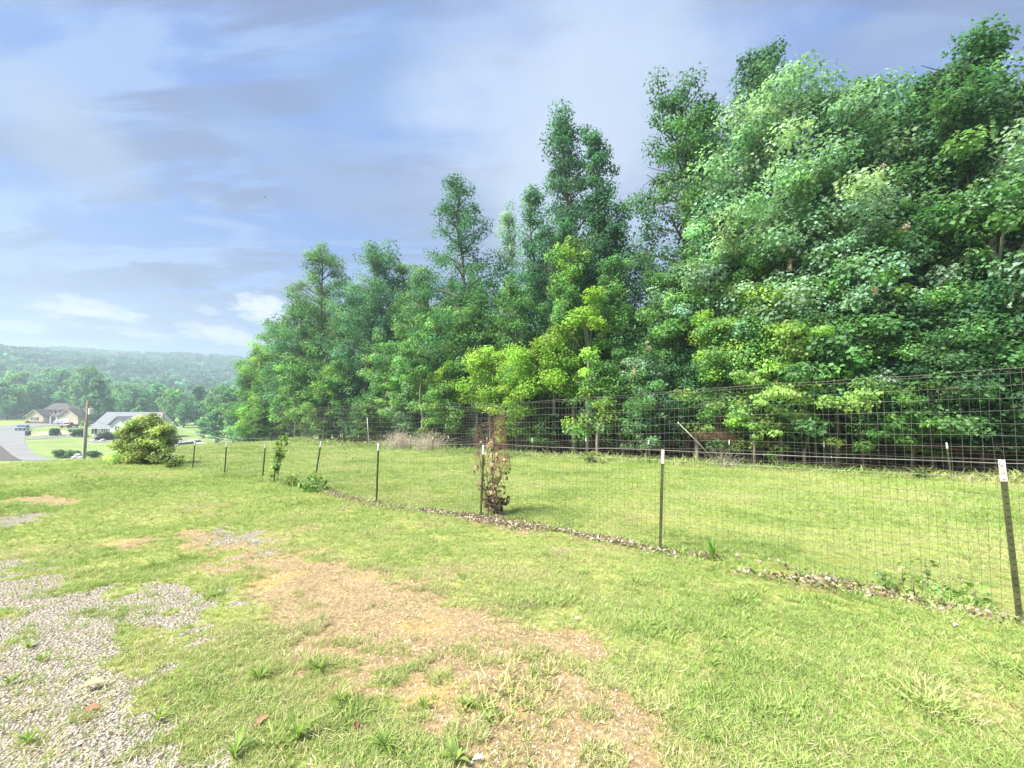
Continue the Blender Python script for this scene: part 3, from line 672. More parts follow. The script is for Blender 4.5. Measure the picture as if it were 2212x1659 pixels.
# the far wooded hills read as one mass
rg = np.random.default_rng(77); C = []
for dep in np.arange(300, 1150, 8.5):
    for px in np.arange(-60, 640, 9.0 * F / dep):
        p2 = px + rg.normal() * 2.5 * F / dep; d2 = dep + rg.normal() * 2.5; a = (p2 - 1106) / F; x, y = a * d2, d2
        u, v = UV(x, y); t = u - 11 * sst(v, 2, 10)
        if t < 300 or t > 1120: continue
        if 28 < p2 < 62 and 500 < t < 560: continue            # the open field
        C.append((x, y, float(hgt(x, y))))
C = np.array(C); n = len(C); print('far crowns', n)
per = int(min(150, 420000 / max(n, 1) / 2))
idx = np.repeat(np.arange(n), per); N = len(idx); d = rg.normal(size=(N, 3)); d /= np.linalg.norm(d, axis=1)[:, None]; d[:, 2] = np.abs(d[:, 2]) * 1.0 - .15
cr = rg.uniform(3.8, 6.2, n)[idx]; lump = 1 + .22 * np.sin(d[:, 0] * 5 + idx * 1.7) * np.cos(d[:, 1] * 6 + idx) + .08 * rg.normal(size=N)
pos = C[idx] + d * (cr * lump)[:, None] * [1, 1, .85] + np.stack([np.zeros(N), np.zeros(N), rg.uniform(5, 9, n)[idx]], -1)
nr = d + rg.normal(size=(N, 3)) * .35; nr /= np.linalg.norm(nr, axis=1)[:, None]
a_ = rg.normal(size=(N, 3)); a_ -= nr * (a_ * nr).sum(1)[:, None]; a_ /= np.linalg.norm(a_, axis=1)[:, None]; b_ = np.cross(nr, a_)
s_ = rg.uniform(1.1, 2.1, N)[:, None]
V = np.stack([pos - a_ * s_, pos + b_ * s_ * .8, pos + a_ * s_, pos - b_ * s_ * .8], 1).reshape(-1, 3)
cc = np.array([.065, .175, .115]) * np.exp(rg.normal(size=(n, 1)) * .38) * np.exp(rg.normal(size=(n, 3)) * .09)
link_o = link('hill_forest', npmesh('hill_forest', V, np.arange(N * 4).reshape(-1, 4), M['leaf'], np.repeat(cc[idx] * np.exp(rg.normal(size=(N, 1)) * .12), 4, 0)))
tag(link_o, 'continuous green forest covering the far hills', kind='stuff')
exec_after = True
# ------------------------------------------------------------------ the near fence
POSTS = [(2163, 993, 2203, 1340, 1), (1432, 971, 1426, 1188, 1), (1044, 962, 1038, 1118, 0), (817, 957, 812, 1088, 0), (693, 953, 677, 1055, 0),
         (573, 957, 566, 1036, 0), (489, 955, 484, 1026, 0), (421, 953, 415, 1014, 0), (356.5, 949, 354, 1002, 0), (320, 951, 318, 998, 0), (284, 952, 281, 995, 0)]
PB = [G(b[2], b[3]) for b in POSTS]
def tpost(name, base, top, worn, parent, studs=True, tipmat=None, tiplen=.16):
    """steel T-post: flange, web, studs on the face, painted tip"""
    base = np.array(base, float); top = np.array(top, float); L = float(np.linalg.norm(top - base)); ax = (top - base) / L
    fx = np.array([.775, -.632, 0]); fx -= ax * (fx @ ax); fx /= np.linalg.norm(fx); fy = np.cross(ax, fx)
    if fy @ (-base) < 0: fy = -fy
    def bar(mb, x0, x1, y0, y1, z0, z1):
        V = [base + fx * x + fy * y + ax * z for z in (z0, z1) for y in (y0, y1) for x in (x0, x1)]
        mb.add(V, [(0, 2, 3, 1), (4, 5, 7, 6), (0, 1, 5, 4), (2, 6, 7, 3), (0, 4, 6, 2), (1, 3, 7, 5)])
    mb = MB(); t1 = L - tiplen
    bar(mb, -.018, .018, 0, .004, -.15, t1); bar(mb, -.002, .002, -.028, -.0005, -.15, t1 - .001)
    if studs:
        for z in np.arange(.06, t1 - .02, .052): bar(mb, -.006, .006, .0045, .011, z, z + .014)
    o = mb.build(name, M['postgreen'], parent)
    mt = MB(); bar(mt, -.0186, .0186, -.0006, .0048, t1 + .001, L); bar(mt, -.0028, .0028, -.0285, -.0012, t1 + .001, L - .002)
    if studs:
        for z in np.arange(t1 + .02, L - .02, .052): bar(mt, -.006, .006, .0052, .011, z, z + .014)
    t_ = mt.build('painted_tip', M['posttipworn' if worn else 'posttip'], o)
    return o
nf = empty('wire_fence', tuple(PB[3])); tag(nf, 'near wire mesh fence on short green steel posts, tall mesh at its right end', 'fence')
def under(parent, o):
    o.parent = parent; o.matrix_parent_inverse = Matrix.Translation(-Vector(parent.location)); return o
for b, pb in zip(POSTS, PB):
    tp = at(b[0], b[1], pb[1] + (0 if b[4] else .02)); o = tpost('post', pb, tp, b[4], None, True, tiplen=.17 if b[4] else .15); under(nf, o)
uv = np.array([UV(p[0], p[1]) for p in PB]); o_ = np.argsort(uv[:, 0]); FU = np.r_[-4, uv[o_, 0], 30]; FV = np.r_[uv[o_[0], 1], uv[o_, 1], uv[o_[-1], 1]]
def Fp(u, off=.03): return XY(u, np.interp(u, FU, FV) + off)
def wires(surf, s0, s1, ds, hs, parent, rv=.0012, rh=.0016, mat='oldwire', nameh='line_wire', namev='stay_wires', hseg=.3, smax=None):
    """welded mesh on surf(s, h): each line wire an object, the close-set stay wires joined"""
    parts = []; hq = np.linspace(0, 1, 6); rgm = np.random.default_rng(int(s0 * 10 + 99))
    for s in np.arange(s0, s1, ds):
        hmax = hs(s); P = [surf(s, h * hmax) for h in hq]
        P = np.array(P) + rgm.normal(size=(6, 3)) * .006; parts.append(tube_np(P, rv, 3))
    V, Fc = join_np(parts); o = link(namev, npmesh(namev, V, Fc, M[mat])); under(parent, o); o['kind'] = 'stuff'
    hm = max(hs(s0), hs(s1 - .01), hs((s0 + s1) / 2)); rows = list(np.arange(0.02, hm - .02, .1016)) + [None]
    for k_, h in enumerate(rows):
        q = np.arange(s0, s1 + hseg * .5, hseg); P = []
        for s in q:
            f = (h / hm * hs(s)) if h is not None else hs(s)
            P.append(surf(s, f))
        P = np.array(P) + rgm.normal(size=(len(q), 3)) * [.004, .004, .007]
        V, Fc = tube_np(P, rh * (1.3 if h is None else 1), 3); under(parent, link(nameh, npmesh(nameh, V, Fc, M[mat])))
# right sheet, six feet tall
topR = sorted([(Fp_u, h) for Fp_u, h in ((-3.0, 1.98), (-1.1, 1.92), (.2, 1.90), (1.65, 1.90), (3.0, 1.86), (4.3, 1.84), (5.6, 1.80))])
def surfR(s, h):
    x, y = Fp(s, .035 + .05 * math.sin(s * 1.3) * (h / 1.9) + .03 * h); return (x, y, float(hgt(x, y)) + .03 + h + .01 * math.sin(s * 2.1))
wires(surfR, -3.2, 5.1, .0575, lambda s: float(np.interp(s, [a for a, _ in topR], [b for _, b in topR])), nf, .00135, .0016)
# left sheet: its right end curls back on itself
u3 = 4.55
def surfL(s, h):
    # s runs from the curl (negative) to the left
    if s >= 0: x, y = Fp(u3 + s, .05 + .03 * math.sin(s) + .02 * h); lx = 0
    else:
        a = -s / .30; x0, y0 = Fp(u3, .05 + .02 * h); rr = .30 * (1 - .05 * a); k_ = h / 1.9
        du, dv = -rr * math.sin(a) * (.4 + .6 * k_), rr * (1 - math.cos(a)) * (.4 + .6 * k_); xx, yy = XY(du - .12 * (1 - k_) ** 2 - .02, dv); x, y = x0 + xx, y0 + yy
    droop = max(0, -s - .15) * .75 * max(0, h / 1.9 - .2)
    return (x, y, float(hgt(x, y)) + .03 + h - droop)
def surfC(s, h):
    # upper half of the free end: bent round to the back, then hanging to the left with its top sagging
    L = -s; r = .15; a = min(L / r, math.pi); hh = .80 + h * .57; st_ = max(0, L - math.pi * r)
    x0, y0 = Fp(u3, .07); k_ = (h / 1.86)
    dx_, dy_ = XY(-r * math.sin(a) - .14 * (1 - k_) ** 1.5 * (1 - st_) + st_ * 1.0, r * (1 - math.cos(a)) + .05 * math.sin(9 * st_))
    return (x0 + dx_, y0 + dy_, float(hgt(x0, y0)) + .03 + hh - .40 * L * (.25 + .75 * k_))
wires(surfC, -1.15, -.02, .042, lambda s: 1.86, nf, .0024, .0026, 'curlwire', 'curled_line_wire', 'curled_stay_wires', hseg=.1)
wires(surfL, 0, 8.3, .0575, lambda s: float(np.interp(s, [-.8, 0, .3, 2, 4, 6.5, 8.4], [1.80, 1.86, 1.90, 1.93, 1.96, 2.00, 2.02])), nf, .0014, .0018, hseg=.12)
# low mesh on the left part
def surfLow(s, h): x, y = Fp(s, .03); return (x, y, float(hgt(x, y)) + .02 + h + .008 * math.sin(s * 3))
wires(surfLow, 12.95, 23.0, .0575, lambda s: 1.08, nf, .0014, .0015, hseg=.4)
# two thicker support wires stretched over the posts
for hh, r_ in ((1.20, .0032), (1.08, .0028)):
    q = np.arange(-3.2, 24, .25); P = [(*Fp(s, -.012), float(hgt(*Fp(s, 0))) + hh + (.03 if s > 3 else .0) - .03 * abs(math.sin((s + 1.1) / 2.72 * math.pi)) * (1 if s > 3 else .3)) for s in q]
    V, Fc = tube_np(P, r_ * .8, 4); under(nf, link('support_wire', npmesh('support_wire', V, Fc, M['galv'])))

# ------------------------------------------------------------------ the far fence
FP = [(2038, 964, 2044, 1035), (1775, 964, 1776, 1021), (1572, 955, 1572, 1009), (1399, 951, 1401, 1005), (1264, 954, 1266, 996), (1149, 949, 1151, 989), (1052, 950, 1053, 984),
      (969, 948, 970, 978), (935, 947, 936, 976), (888, 945, 888, 975), (831, 942, 832, 973), (776, 945, 776, 972), (738, 945, 738, 971)]
ff = None; ffu = []; ffv = []
base_pts = []
for i, b in enumerate(FP):
    a = (b[2] - 1106) / F; x, y = onu(b[2], 17.2); p = np.array([x, y, float(hgt(x, y))]); base_pts.append(p)
ff = empty('wood_edge_fence', tuple(base_pts[3])); tag(ff, 'far wire fence of thin white-tipped posts along the foot of the wood', 'fence')
for b, p in zip(FP, base_pts):
    tp = p + np.array([(b[0] - b[2]) / F * p[1], 0, 1.05 + .04 * math.sin(b[0])]); under(ff, tpost('post', p, tp, 0, None, False, tiplen=.17))
for hh in (.12, .28, .42, .55, .68, .80, .90, 1.0):
    q = np.arange(-9, 40, .5); P = []
    for s in q:
        x, y = XY(s, 17.17 + .05 * math.sin(s * 2 + hh * 9)); P.append((x, y, float(hgt(x, y)) + hh + .035 * math.sin(s * 1.7 + hh * 5) + .02 * math.sin(s * 4.3 + hh * 11)))
    V, Fc = tube_np(P, .0022, 3); under(ff, link('line_wire', npmesh('line_wire', V, Fc, M['rust'])))
# rusty tangled wire heap, leaning pole, tall stake
x, y = onu(1560, 17.6); hz = float(hgt(x, y)); rg = np.random.default_rng(5); parts = []
for _ in range(60):
    t_ = np.linspace(0, 1, 9); cx_ = rg.normal() * .25; P = np.stack([(t_ - .5) * rg.uniform(1.2, 2.6) + cx_, rg.normal() * .2 + .12 * np.sin(t_ * 6 + rg.random() * 6), 1.25 + .28 * np.sin(t_ * math.pi) * rg.uniform(.3, 1) - .35 * t_ + rg.normal() * .09], -1)
    parts.append(tube_np(P, .004, 3))
V, Fc = join_np(parts); tag(link('wire_tangle', npmesh('wire_tangle', V, Fc, M['rust']), None, (x, y, hz), R(20)), 'rusty brown tangle of old wire slumped over the fence beside the leaning pole', 'wire')
pb = G(1557, 1004); tp = at(1468, 916, pb[1] + .3)
lp = empty('leaning_pole', tuple(pb)); tag(lp, 'long thin pale pole leaning steeply to the left at the wood edge', 'pole')
under(lp, MB().tube([pb - [0, 0, .1], (pb + tp) / 2 + [0, 0, -.02], tp], [.02, .02, .018], 8).build('shaft', M['greypole'], smooth=True))
dd_ = (tp - pb) / np.linalg.norm(tp - pb); under(lp, MB().tube([tp, tp + dd_ * .1], [.024, .022], 8).build('painted_tip', M['posttip'], smooth=True))
x, y = onu(800, 17.0); pb = np.array([x, y, float(hgt(x, y))]); tp = at(793, 902, y)
st = empty('tall_stake', tuple(pb)); tag(st, 'tall thin white stake standing above the fence posts before the dead brush', 'stake')
under(st, MB().tube([pb, tp], [.022, .02], 8).build('shaft', M['pipe'], smooth=True))
under(st, MB().tube([tp, tp + [0, 0, .03]], [.03, .028], 8).build('cap', M['pipe'], smooth=True))
# pale dead brush
def brush(px, v, w, h, n, lab, seed):
    rg = np.random.default_rng(seed); x, y = onu(px, v); parts = []
    for _ in range(n):
        b = np.array([rg.normal() * w * .3, rg.normal() * .3, 0]); d = np.array([rg.normal() * .5, rg.normal() * .4, 1.0]); L = h * rg.uniform(.4, 1.05); q = np.linspace(0, 1, 5)[:, None]
        P = b + d * L * q + rg.normal(size=(5, 3)) * .05 * q + np.array([0, 0, -.35]) * L * q ** 2 * abs(d[0]); parts.append(tube_np(P, .006 * (1.1 - q[:, 0]) + .002, 3))
        for _k in range(3):
            s = P[2 + _k % 2]; e_ = s + rg.normal(size=3) * [.18, .18, .12] + [0, 0, .08]; parts.append(tube_np([s, (s + e_) / 2, e_], .003, 3))
    V, Fc = join_np(parts); tag(link('dead_brush', npmesh('dead_brush', V, Fc, M['twig']), None, (x, y, float(hgt(x, y)))), lab, 'brush', 'dead brush at the far fence')
brush(868, 17.3, 1.5, 1.6, 330, 'pale dead brush heap left one of two at the far fence', 1)
brush(925, 17.4, 1.0, 1.7, 200, 'pale dead brush right one of two, beside the yellow-green bush', 2)
brush(1565, 17.4, .8, .8, 30, 'dry grassy brush at the foot of the leaning pole', 3)

# ------------------------------------------------------------------ plants along the near fence
def plant(name, p, stems, h, spread, per, lsize, base, lab, seed, mat=None, rad=.09, cat='plant', group=None, flat=.8, aspect=.42, top_only=0, droop=.3, tip=None):
    rg = np.random.default_rng(seed); e = empty(name, tuple(p)); tag(e, lab, cat, group); parts = []; C = []; CR = []
    for _ in range(stems):
        b = rg.normal(size=3) * [spread * .35, spread * .35, 0]; d = np.array([rg.normal() * .22, rg.normal() * .22, 1.0]) * h * rg.uniform(.6, 1.05); q = np.linspace(0, 1, 6)[:, None]
        P = b + d * q + rg.normal(size=(6, 3)) * h * .03 * q; parts.append(tube_np(P, .006 * (1.2 - q[:, 0]) * max(.5, h) + .0015, 4))
        for k_ in np.arange(top_only, 1.01, .14): C.append(P[0] + (P[-1] - P[0]) * k_ + rg.normal(size=3) * spread * .28 * [1, 1, .5]); CR.append(rad * rg.uniform(.7, 1.3))
    V, Fc = join_np(parts); link('stem', npmesh('stem', V, Fc, M['bark']), e)
    link('foliage', clumps_to_mesh('foliage', C, CR, per, lsize, base, rg, flat, .6, droop, mat, .2, tip, aspect), e); return e
p = G(1062, 1112)
plant('vine', p, 8, 1.32, .15, 8, .062, (.36, .235, .155), 'reddish-brown wilting vine climbing the mesh beside the third post', 31, M['dryleaf'], .12, flat=1, tip=((.27, .29, .11), .25), droop=.9)
rg = np.random.default_rng(3)
C = [[rg.normal() * .05 + .07, rg.normal() * .04, z] for z in np.linspace(.95, 1.42, 7)]
e = bpy.data.objects['vine']; o = link('dry_top', clumps_to_mesh('dry_top', C, np.full(7, .05), 9, .06, (.55, .42, .24), rg, 1.4, .2, .9, M['dryleaf']), e)
o = link('lower_leaves', clumps_to_mesh('lower_leaves', [[rg.normal() * .10 + .04, rg.normal() * .05, rg.uniform(.08, .42)] for _ in range(14)], np.full(14, .07), 9, .075, (.16, .085, .055), rg, 1, .2, .9, M['dryleaf']), e)
plant('sapling', G(594, 1043), 3, 1.55, .16, 17, .085, (.21, .33, .11), 'narrow leafy sapling growing up between two posts left of the tilted post', 32, None, .13, top_only=.25)
plant('weed', G(668, 1062), 5, .40, .30, 9, .07, (.21, .34, .10), 'spreading green weed at the foot of the tilted post', 33, None, .13)
plant('weed', G(628, 1052), 3, .26, .22, 8, .08, (.24, .34, .11), 'low weed just left of the weed at the tilted post', 34, None, .10)
plant('weed', G(1975, 1285), 5, .24, .24, 5, .042, (.32, .45, .15), 'clumpy broad-leaved weed against the mesh left of the nearest post', 35, None, .07)
plant('weed', G(2080, 1300), 4, .15, .26, 5, .04, (.24, .38, .10), 'smaller low weed between the clumpy weed and the nearest post', 36, None, .06)
plant('weed', G(372, 1012), 5, .45, .4, 20, .07, (.17, .22, .07), 'small weed at the foot of the post right of the big bush', 37, None, .12)
plant('weed', G(1612, 1006), 4, .5, .14, 12, .08, (.28, .34, .16), 'pale upright weed at the far fence right of the leaning pole', 38, None, .08)
plant('weed', G(1668, 1012), 4, .5, .12, 12, .08, (.28, .34, .14), 'pale upright weed left of the fourth white-tipped far post', 39, None, .07)
plant('weed', G(1275, 1000), 7, .4, .4, 14, .09, (.27, .32, .13), 'pale flowering weed patch at the far fence below the pale trunks', 40, None, .1)
plant('weed', G(2105, 1032), 5, .42, .2, 12, .07, (.18, .24, .06), 'leafy weed between the last far post and the nearest post', 41, None, .08)
plant('weed', G(1985, 1035), 4, .35, .2, 12, .06, (.14, .20, .05), 'thin weed left of the last white-tipped far post', 42, None, .08)
# strap-leaved plants
def strap(name, p, n, L, w, base, lab, seed, cat='plant', lean=.55):
    rg = np.random.default_rng(seed); V = []; Fs = []; cols = []
    for i in range(n):
        az = rg.random() * 6.283; dx, dy = math.cos(az), math.sin(az); ln = L * rg.uniform(.6, 1.1); le = lean * rg.uniform(.4, 1.4); k0 = len(V)
        for j in range(6):
            t_ = j / 5; hw = w * .5 * math.sin(math.pi * (.12 + .86 * t_)) + .0006; r_ = ln * le * t_ ** 1.4; z = ln * (t_ - .45 * le * t_ ** 2.4)
            V += [(dx * r_ - dy * hw, dy * r_ + dx * hw, z + hw * .4), (dx * r_, dy * r_, z), (dx * r_ + dy * hw, dy * r_ - dx * hw, z + hw * .4)]
        for j in range(5):
            a = k0 + j * 3; Fs += [(a, a + 1, a + 4, a + 3), (a + 1, a + 2, a + 5, a + 4)]
        cols += [np.array(base) * math.exp(rg.normal() * .15)] * 18
    e = empty(name, tuple(p)); tag(e, lab, cat); link('leaves', npmesh('leaves', np.array(V), np.array(Fs), M['leaf'], np.array(cols), True), e); return e
strap('broadleaf_plant', G(1540, 1212), 14, .27, .026, (.20, .36, .08), 'upright strap-leaved green plant at the fence right of the second post', 1, lean=.35)
strap('broadleaf_plant', G(985, 1650), 12, .10, .022, (.30, .42, .12), 'bright green broad-leaved weed at the bottom of the dirt patch', 2, lean=.8)
for q, (px, py, L, lab) in enumerate(((730, 1520, .16, 'grass clump left of the bare dirt, nearest its left side'), (690, 1450, .15, 'coarse grass clump above and left of the bare dirt'), (560, 1470, .14, 'coarse grass clump right of the gravel'), (640, 1600, .15, 'coarse grass clump in the lower grass strip between gravel and dirt'),
        (505, 1640, .14, 'coarse grass clump at the gravel edge near the bottom'), (340, 1560, .10, 'small grass clump standing in the gravel'), (830, 1620, .14, 'coarse grass clump at the lower left corner of the dirt'), (390, 1210, .17, 'long grass clump above the gravel'), (330, 1225, .16, 'long grass clump left of the one above the gravel'),
        (1540, 1440, .07, 'tiny grass tuft on the grass right of the dirt'), (915, 1530, .08, 'small dark green tuft on the dirt'), (1010, 1530, .07, 'small dark green tuft in the middle of the dirt'), (1055, 1560, .08, 'small weed tuft low on the dirt'), (1155, 1460, .08, 'round grey-green tuft on the upper right of the dirt'), (1540, 1600, .10, 'grass tuft right of the dirt near the bottom'), (90, 1430, .08, 'small grass tuft in the middle of the gravel'), (60, 1400, .07, 'small tuft near the left edge of the gravel'), (20, 1480, .09, 'tuft on the gravel at its left edge'), (60, 1610, .10, 'tuft on the gravel near the bottom left'))):
    strap('grass_clump', G(px, py), 30 if L > .1 else 22, L * .85, .0055, (.27, .38, .10), lab, 50 + q, 'grass clump', .9)

# dead leaves: single large ones, then the litter strip
def oakleaf(p, L, rz, lab, colr):
    pts_ = [(0, 0), (.12, .10), (.22, .05), (.34, .26), (.44, .10), (.58, .30), (.66, .10), (.80, .20), (.86, .06), (1, 0)]
    V = []; n = len(pts_)
    for a, b in pts_: V += [(a * L, b * L, .015 + .10 * L * math.sin(a * 3.1) + b * L * .5), (a * L, -b * L, .012 + .08 * L * math.sin(a * 3.1) + b * L * .35), (a * L, 0, .01 + .06 * L * math.sin(a * 3.1))]
    Fs = []
    for i in range(n - 1): a = i * 3; Fs += [(a, a + 2, a + 5, a + 3), (a + 2, a + 1, a + 4, a + 5)]
    me = npmesh('fallen_leaf', np.array(V), np.array(Fs), M['dryleaf'], np.tile(np.array(colr), (len(V), 1)), True)
    o = link('fallen_leaf', me, None, (p[0], p[1], p[2] + .012), rz); tag(o, lab, 'leaf', 'single fallen leaves in the foreground'); return o
for px, py, L, rz, lab, cc in ((165, 1500, .12, .6, 'large pale tan oak leaf on the gravel edge', (.52, .40, .24)), (180, 1545, .07, .2, 'reddish-brown curled leaf below the large tan leaf', (.33, .17, .10)), (545, 1585, .09, 1.2, 'brown leaf beside a grass clump right of the gravel', (.40, .26, .16)),
        (770, 1590, .06, 2.0, 'dark red-brown leaf among the coarse grass left of the dirt', (.22, .10, .07)), (1240, 1345, .05, .4, 'pale leaf on the grass above the dirt', (.55, .50, .42)), (2060, 1360, .06, .3, 'whitish leaf on the grass under the fence at the right', (.6, .56, .5)), (1020, 1655, .05, .3, 'small white leaf at the bottom beside the broad weed', (.65, .6, .56))):
    oakleaf(G(px, py), L, rz, lab, cc)
rg = np.random.default_rng(12); n = 13000
u = rg.uniform(-2.5, 13, n) ; v = np.interp(u, FU, FV) - .06 + rg.normal(size=n) * (.10 + .03 * np.sin(u * 2)); keep = (vn(u * 1.6, v * 3, 4) > .33 - (u > -1) * .05); u, v = u[keep], v[keep]
u2 = rg.normal(size=700) * .35 + 4.45; v2 = np.interp(u2, FU, FV) - .1 + rg.normal(size=700) * .13; u = np.r_[u, u2]; v = np.r_[v, v2]; n = len(u)
x, y = XY(u, v); pos = np.stack([x, y, hgt(x, y) + rg.uniform(.005, .05, n)], -1)
nr = rg.normal(size=(n, 3)) * .6 + [0, 0, 1]; nr /= np.linalg.norm(nr, axis=1)[:, None]; a_ = rg.normal(size=(n, 3)); a_ -= nr * (a_ * nr).sum(1)[:, None]; a_ /= np.linalg.norm(a_, axis=1)[:, None]; b_ = np.cross(nr, a_)
s_ = rg.uniform(.010, .030, n)[:, None]
V = np.stack([pos - a_ * s_, pos + b_ * s_ * .55 - nr * s_ * .2, pos + a_ * s_, pos - b_ * s_ * .55 + nr * s_ * .25], 1).reshape(-1, 3)
pal = np.array([(.40, .33, .27), (.27, .18, .12), (.52, .46, .40), (.10, .07, .05), (.32, .23, .16)]); cc = pal[rg.integers(0, 5, n)] * np.exp(rg.normal(size=(n, 1)) * .2)
tag(link('leaf_litter', npmesh('leaf_litter', V, np.arange(n * 4).reshape(-1, 4), M['dryleaf'], np.repeat(cc, 4, 0))), 'dry brown and whitish leaf litter along the foot of the near fence', kind='stuff')

# the big yellow-green bush swallowing three posts
p = G(318, 1003); x, y, z = p
rg = np.random.default_rng(8); C = []; CR = []
for _ in range(120):
    t_ = rg.random(); w_ = .98 * math.sqrt(max(.2, 1 - (1.12 * t_ - .22) ** 2)); C.append([rg.uniform(-1, 1) * w_, rg.uniform(-.7, .7) * w_, .06 + t_ * 1.85]); CR.append(.26)
C.append([.15, 0, 2.0]); CR.append(.24); C.append([-.05, .1, 1.95]); CR.append(.24)
e = empty('big_bush', (x, y, z)); tag(e, 'big yellow-green bush swallowing three fence posts at the left end of the fence', 'bush')
tubes = [tube_np([(rg.normal() * .12, rg.normal() * .12, -.05), np.array(c_) * [.5, .5, .5], c_], [.02, .014, .004], 4) for c_ in C[:50]]
V, Fc = join_np(tubes); link('stem', npmesh('stem', V, Fc, M['bark']), e)
link('foliage', clumps_to_mesh('foliage', C, CR, 130, .07, (.26, .33, .12), rg, .85, .6, .3, None, .35, ((.46, .52, .20), .45)), e)
brush_cols = None

# ------------------------------------------------------------------ houses
def window(par, x0, x1, z0, z1, y, mull=1, shut=False):
    f = MB()
    t_ = .09
    f.box(x0, x1, y - .06, y, z0, z0 + t_); f.box(x0, x1, y - .06, y, z1 - t_, z1); f.box(x0, x0 + t_, y - .06, y, z0 + t_, z1 - t_); f.box(x1 - t_, x1, y - .06, y, z0 + t_, z1 - t_)
    for k_ in range(mull): xm = x0 + (x1 - x0) * (k_ + 1) / (mull + 1); f.box(xm - .04, xm + .04, y - .055, y, z0 + t_, z1 - t_)
    w = f.build('window', M['trim'], par); MB().box(x0 + t_, x1 - t_, y - .03, y - .01, z0 + t_, z1 - t_).build('pane', M['glass'], w)
    if shut:
        for a, b in ((x0 - .45, x0 - .05), (x1 + .05, x1 + .45)): MB().box(a, b, y - .05, y - .002, z0, z1).build('shutter', M['shutter'], w)
    return w
def gable_front(mbw, x0, x1, zb, ze, zp, y0, y1): mbw.prism([(x0, zb), (x1, zb), (x1, ze), ((x0 + x1) / 2, zp), (x0, ze)], 'y', y0, y1)
def roof_gable(mb, x0, x1, ze, zp, y0, y1, th=.18, ov=.4):
    xm = (x0 + x1) / 2; s = (zp - ze) / (xm - x0); a, b = x0 - ov, x1 + ov; za = ze - ov * s
    mb.prism([(a, za), (xm, zp), (xm, zp + th), (a, za + th)], 'y', y0, y1); mb.prism([(b, za), (xm, zp), (xm, zp + th), (b, za + th)], 'y', y0, y1)
# cream house with two dormers
D = 148.0; k = D / F; hx = (105 - 1106) * k; gz = float(hgt(hx, D)); 
Hh = empty('house', (hx, D, gz)); tag(Hh, 'cream ranch house with brown-grey hipped roof and two dormers beyond the road', 'house')
X = lambda px, y=0.0: (px - 1106) / F * (D + y) - hx
Z = lambda py: at(105, py, D)[2] - gz
ze = Z(899); zr = Z(870.5)
w = MB(); w.box(X(60), X(166), 0, 9, -.5, ze); w.build('wall', M['siding'], Hh)
w = MB(); gable_front(w, X(58.5, -2.6), X(97, -2.6), -.5, ze, Z(886), -2.6, -.02); w.build('gable_wall', M['siding'], Hh)
w = MB(); gable_front(w, X(127, -2.6), X(172, -2.6), -.5, ze, Z(884), -2.6, -.02); w.build('gable_wall', M['siding'], Hh)
r_ = MB(); a = X(57, -2); b = X(172); y0, y1 = -.5, 9.6; ym = 4.6; xa, xb = X(119, ym), X(145, ym)
r_.add([(a, y0, ze), (b, y0, ze), (b, y1, ze), (a, y1, ze), (xa, ym, zr), (xb, ym, zr), (a, y0, ze - .15), (b, y0, ze - .15), (b, y1, ze - .15), (a, y1, ze - .15)],
       [(0, 1, 5, 4), (1, 2, 5), (2, 3, 4, 5), (3, 0, 4), (0, 6, 7, 1), (1, 7, 8, 2), (2, 8, 9, 3), (3, 9, 6, 0), (6, 9, 8, 7)])
roof = r_.build('roof', M['shingle'], Hh)
for x0, x1, zp in ((58.5, 97, 885), (127, 172, 883)):
    xl, xr = X(x0, -2.6), X(x1, -2.6)
    rm = MB(); roof_gable(rm, xl, xr, ze, Z(zp), -3.0, 2.5); rm.build('gable_roof', M['shingle'], Hh)
    tm_ = MB(); xm = (xl + xr) / 2; s_ = (Z(zp) - ze) / (xm - xl); ov = .4
    for sg, xe in ((1, xl), (-1, xr)): tm_.prism([(xe - sg * ov, ze - ov * s_ - .14), (xm, Z(zp) - .14), (xm, Z(zp) - .01), (xe - sg * ov, ze - ov * s_ - .01)], 'y', -3.06, -3.0)
    tm_.build('bargeboard', M['trim'], Hh)
for px in (112, 130):
    dm = MB(); gable_front(dm, X(px - 4.6), X(px + 4.6), Z(894.5), Z(889), Z(885.5), .35, 4.4); d_o = dm.build('dormer', M['siding'], Hh)
    rm = MB(); roof_gable(rm, X(px - 4.6), X(px + 4.6), Z(889), Z(885.3), .15, 4.6, .1, .15); rm.build('dormer_roof', M['shingle'], d_o)
    f = MB().box(X(px - 1.8), X(px + 1.8), .29, .345, Z(893.2), Z(888.6)).build('window', M['glass'], d_o)
window(Hh, X(74, -2.6), X(84, -2.6), Z(907), Z(900.5), -2.62, 3, True)
MB().box(X(101), X(112), -.06, -.01, .1, Z(901)).build('door', M['shutter'], Hh)
window(Hh, X(114), X(123), Z(907), Z(900.5), -.02, 2)
for px in (99.5, 112.5, 125.5): MB().box(X(px, -2.2) - .12, X(px, -2.2) + .12, -2.3, -2.06, 0, ze - .02).build('porch_column', M['trim'], Hh)
MB().box(X(98, -2.5), X(127, -2.5), -2.5, -.03, -.5, .12).build('porch', M['concrete'], Hh)
MB().box(X(133, -2.6), X(153, -2.6), -2.68, -2.62, 0, Z(904)).build('garage_door', M['trim'], Hh)
MB().box(X(58.2, -2.6), X(97.3, -2.6), -2.72, -2.63, -.5, .75).build('base_course', M['brickbase'], Hh)
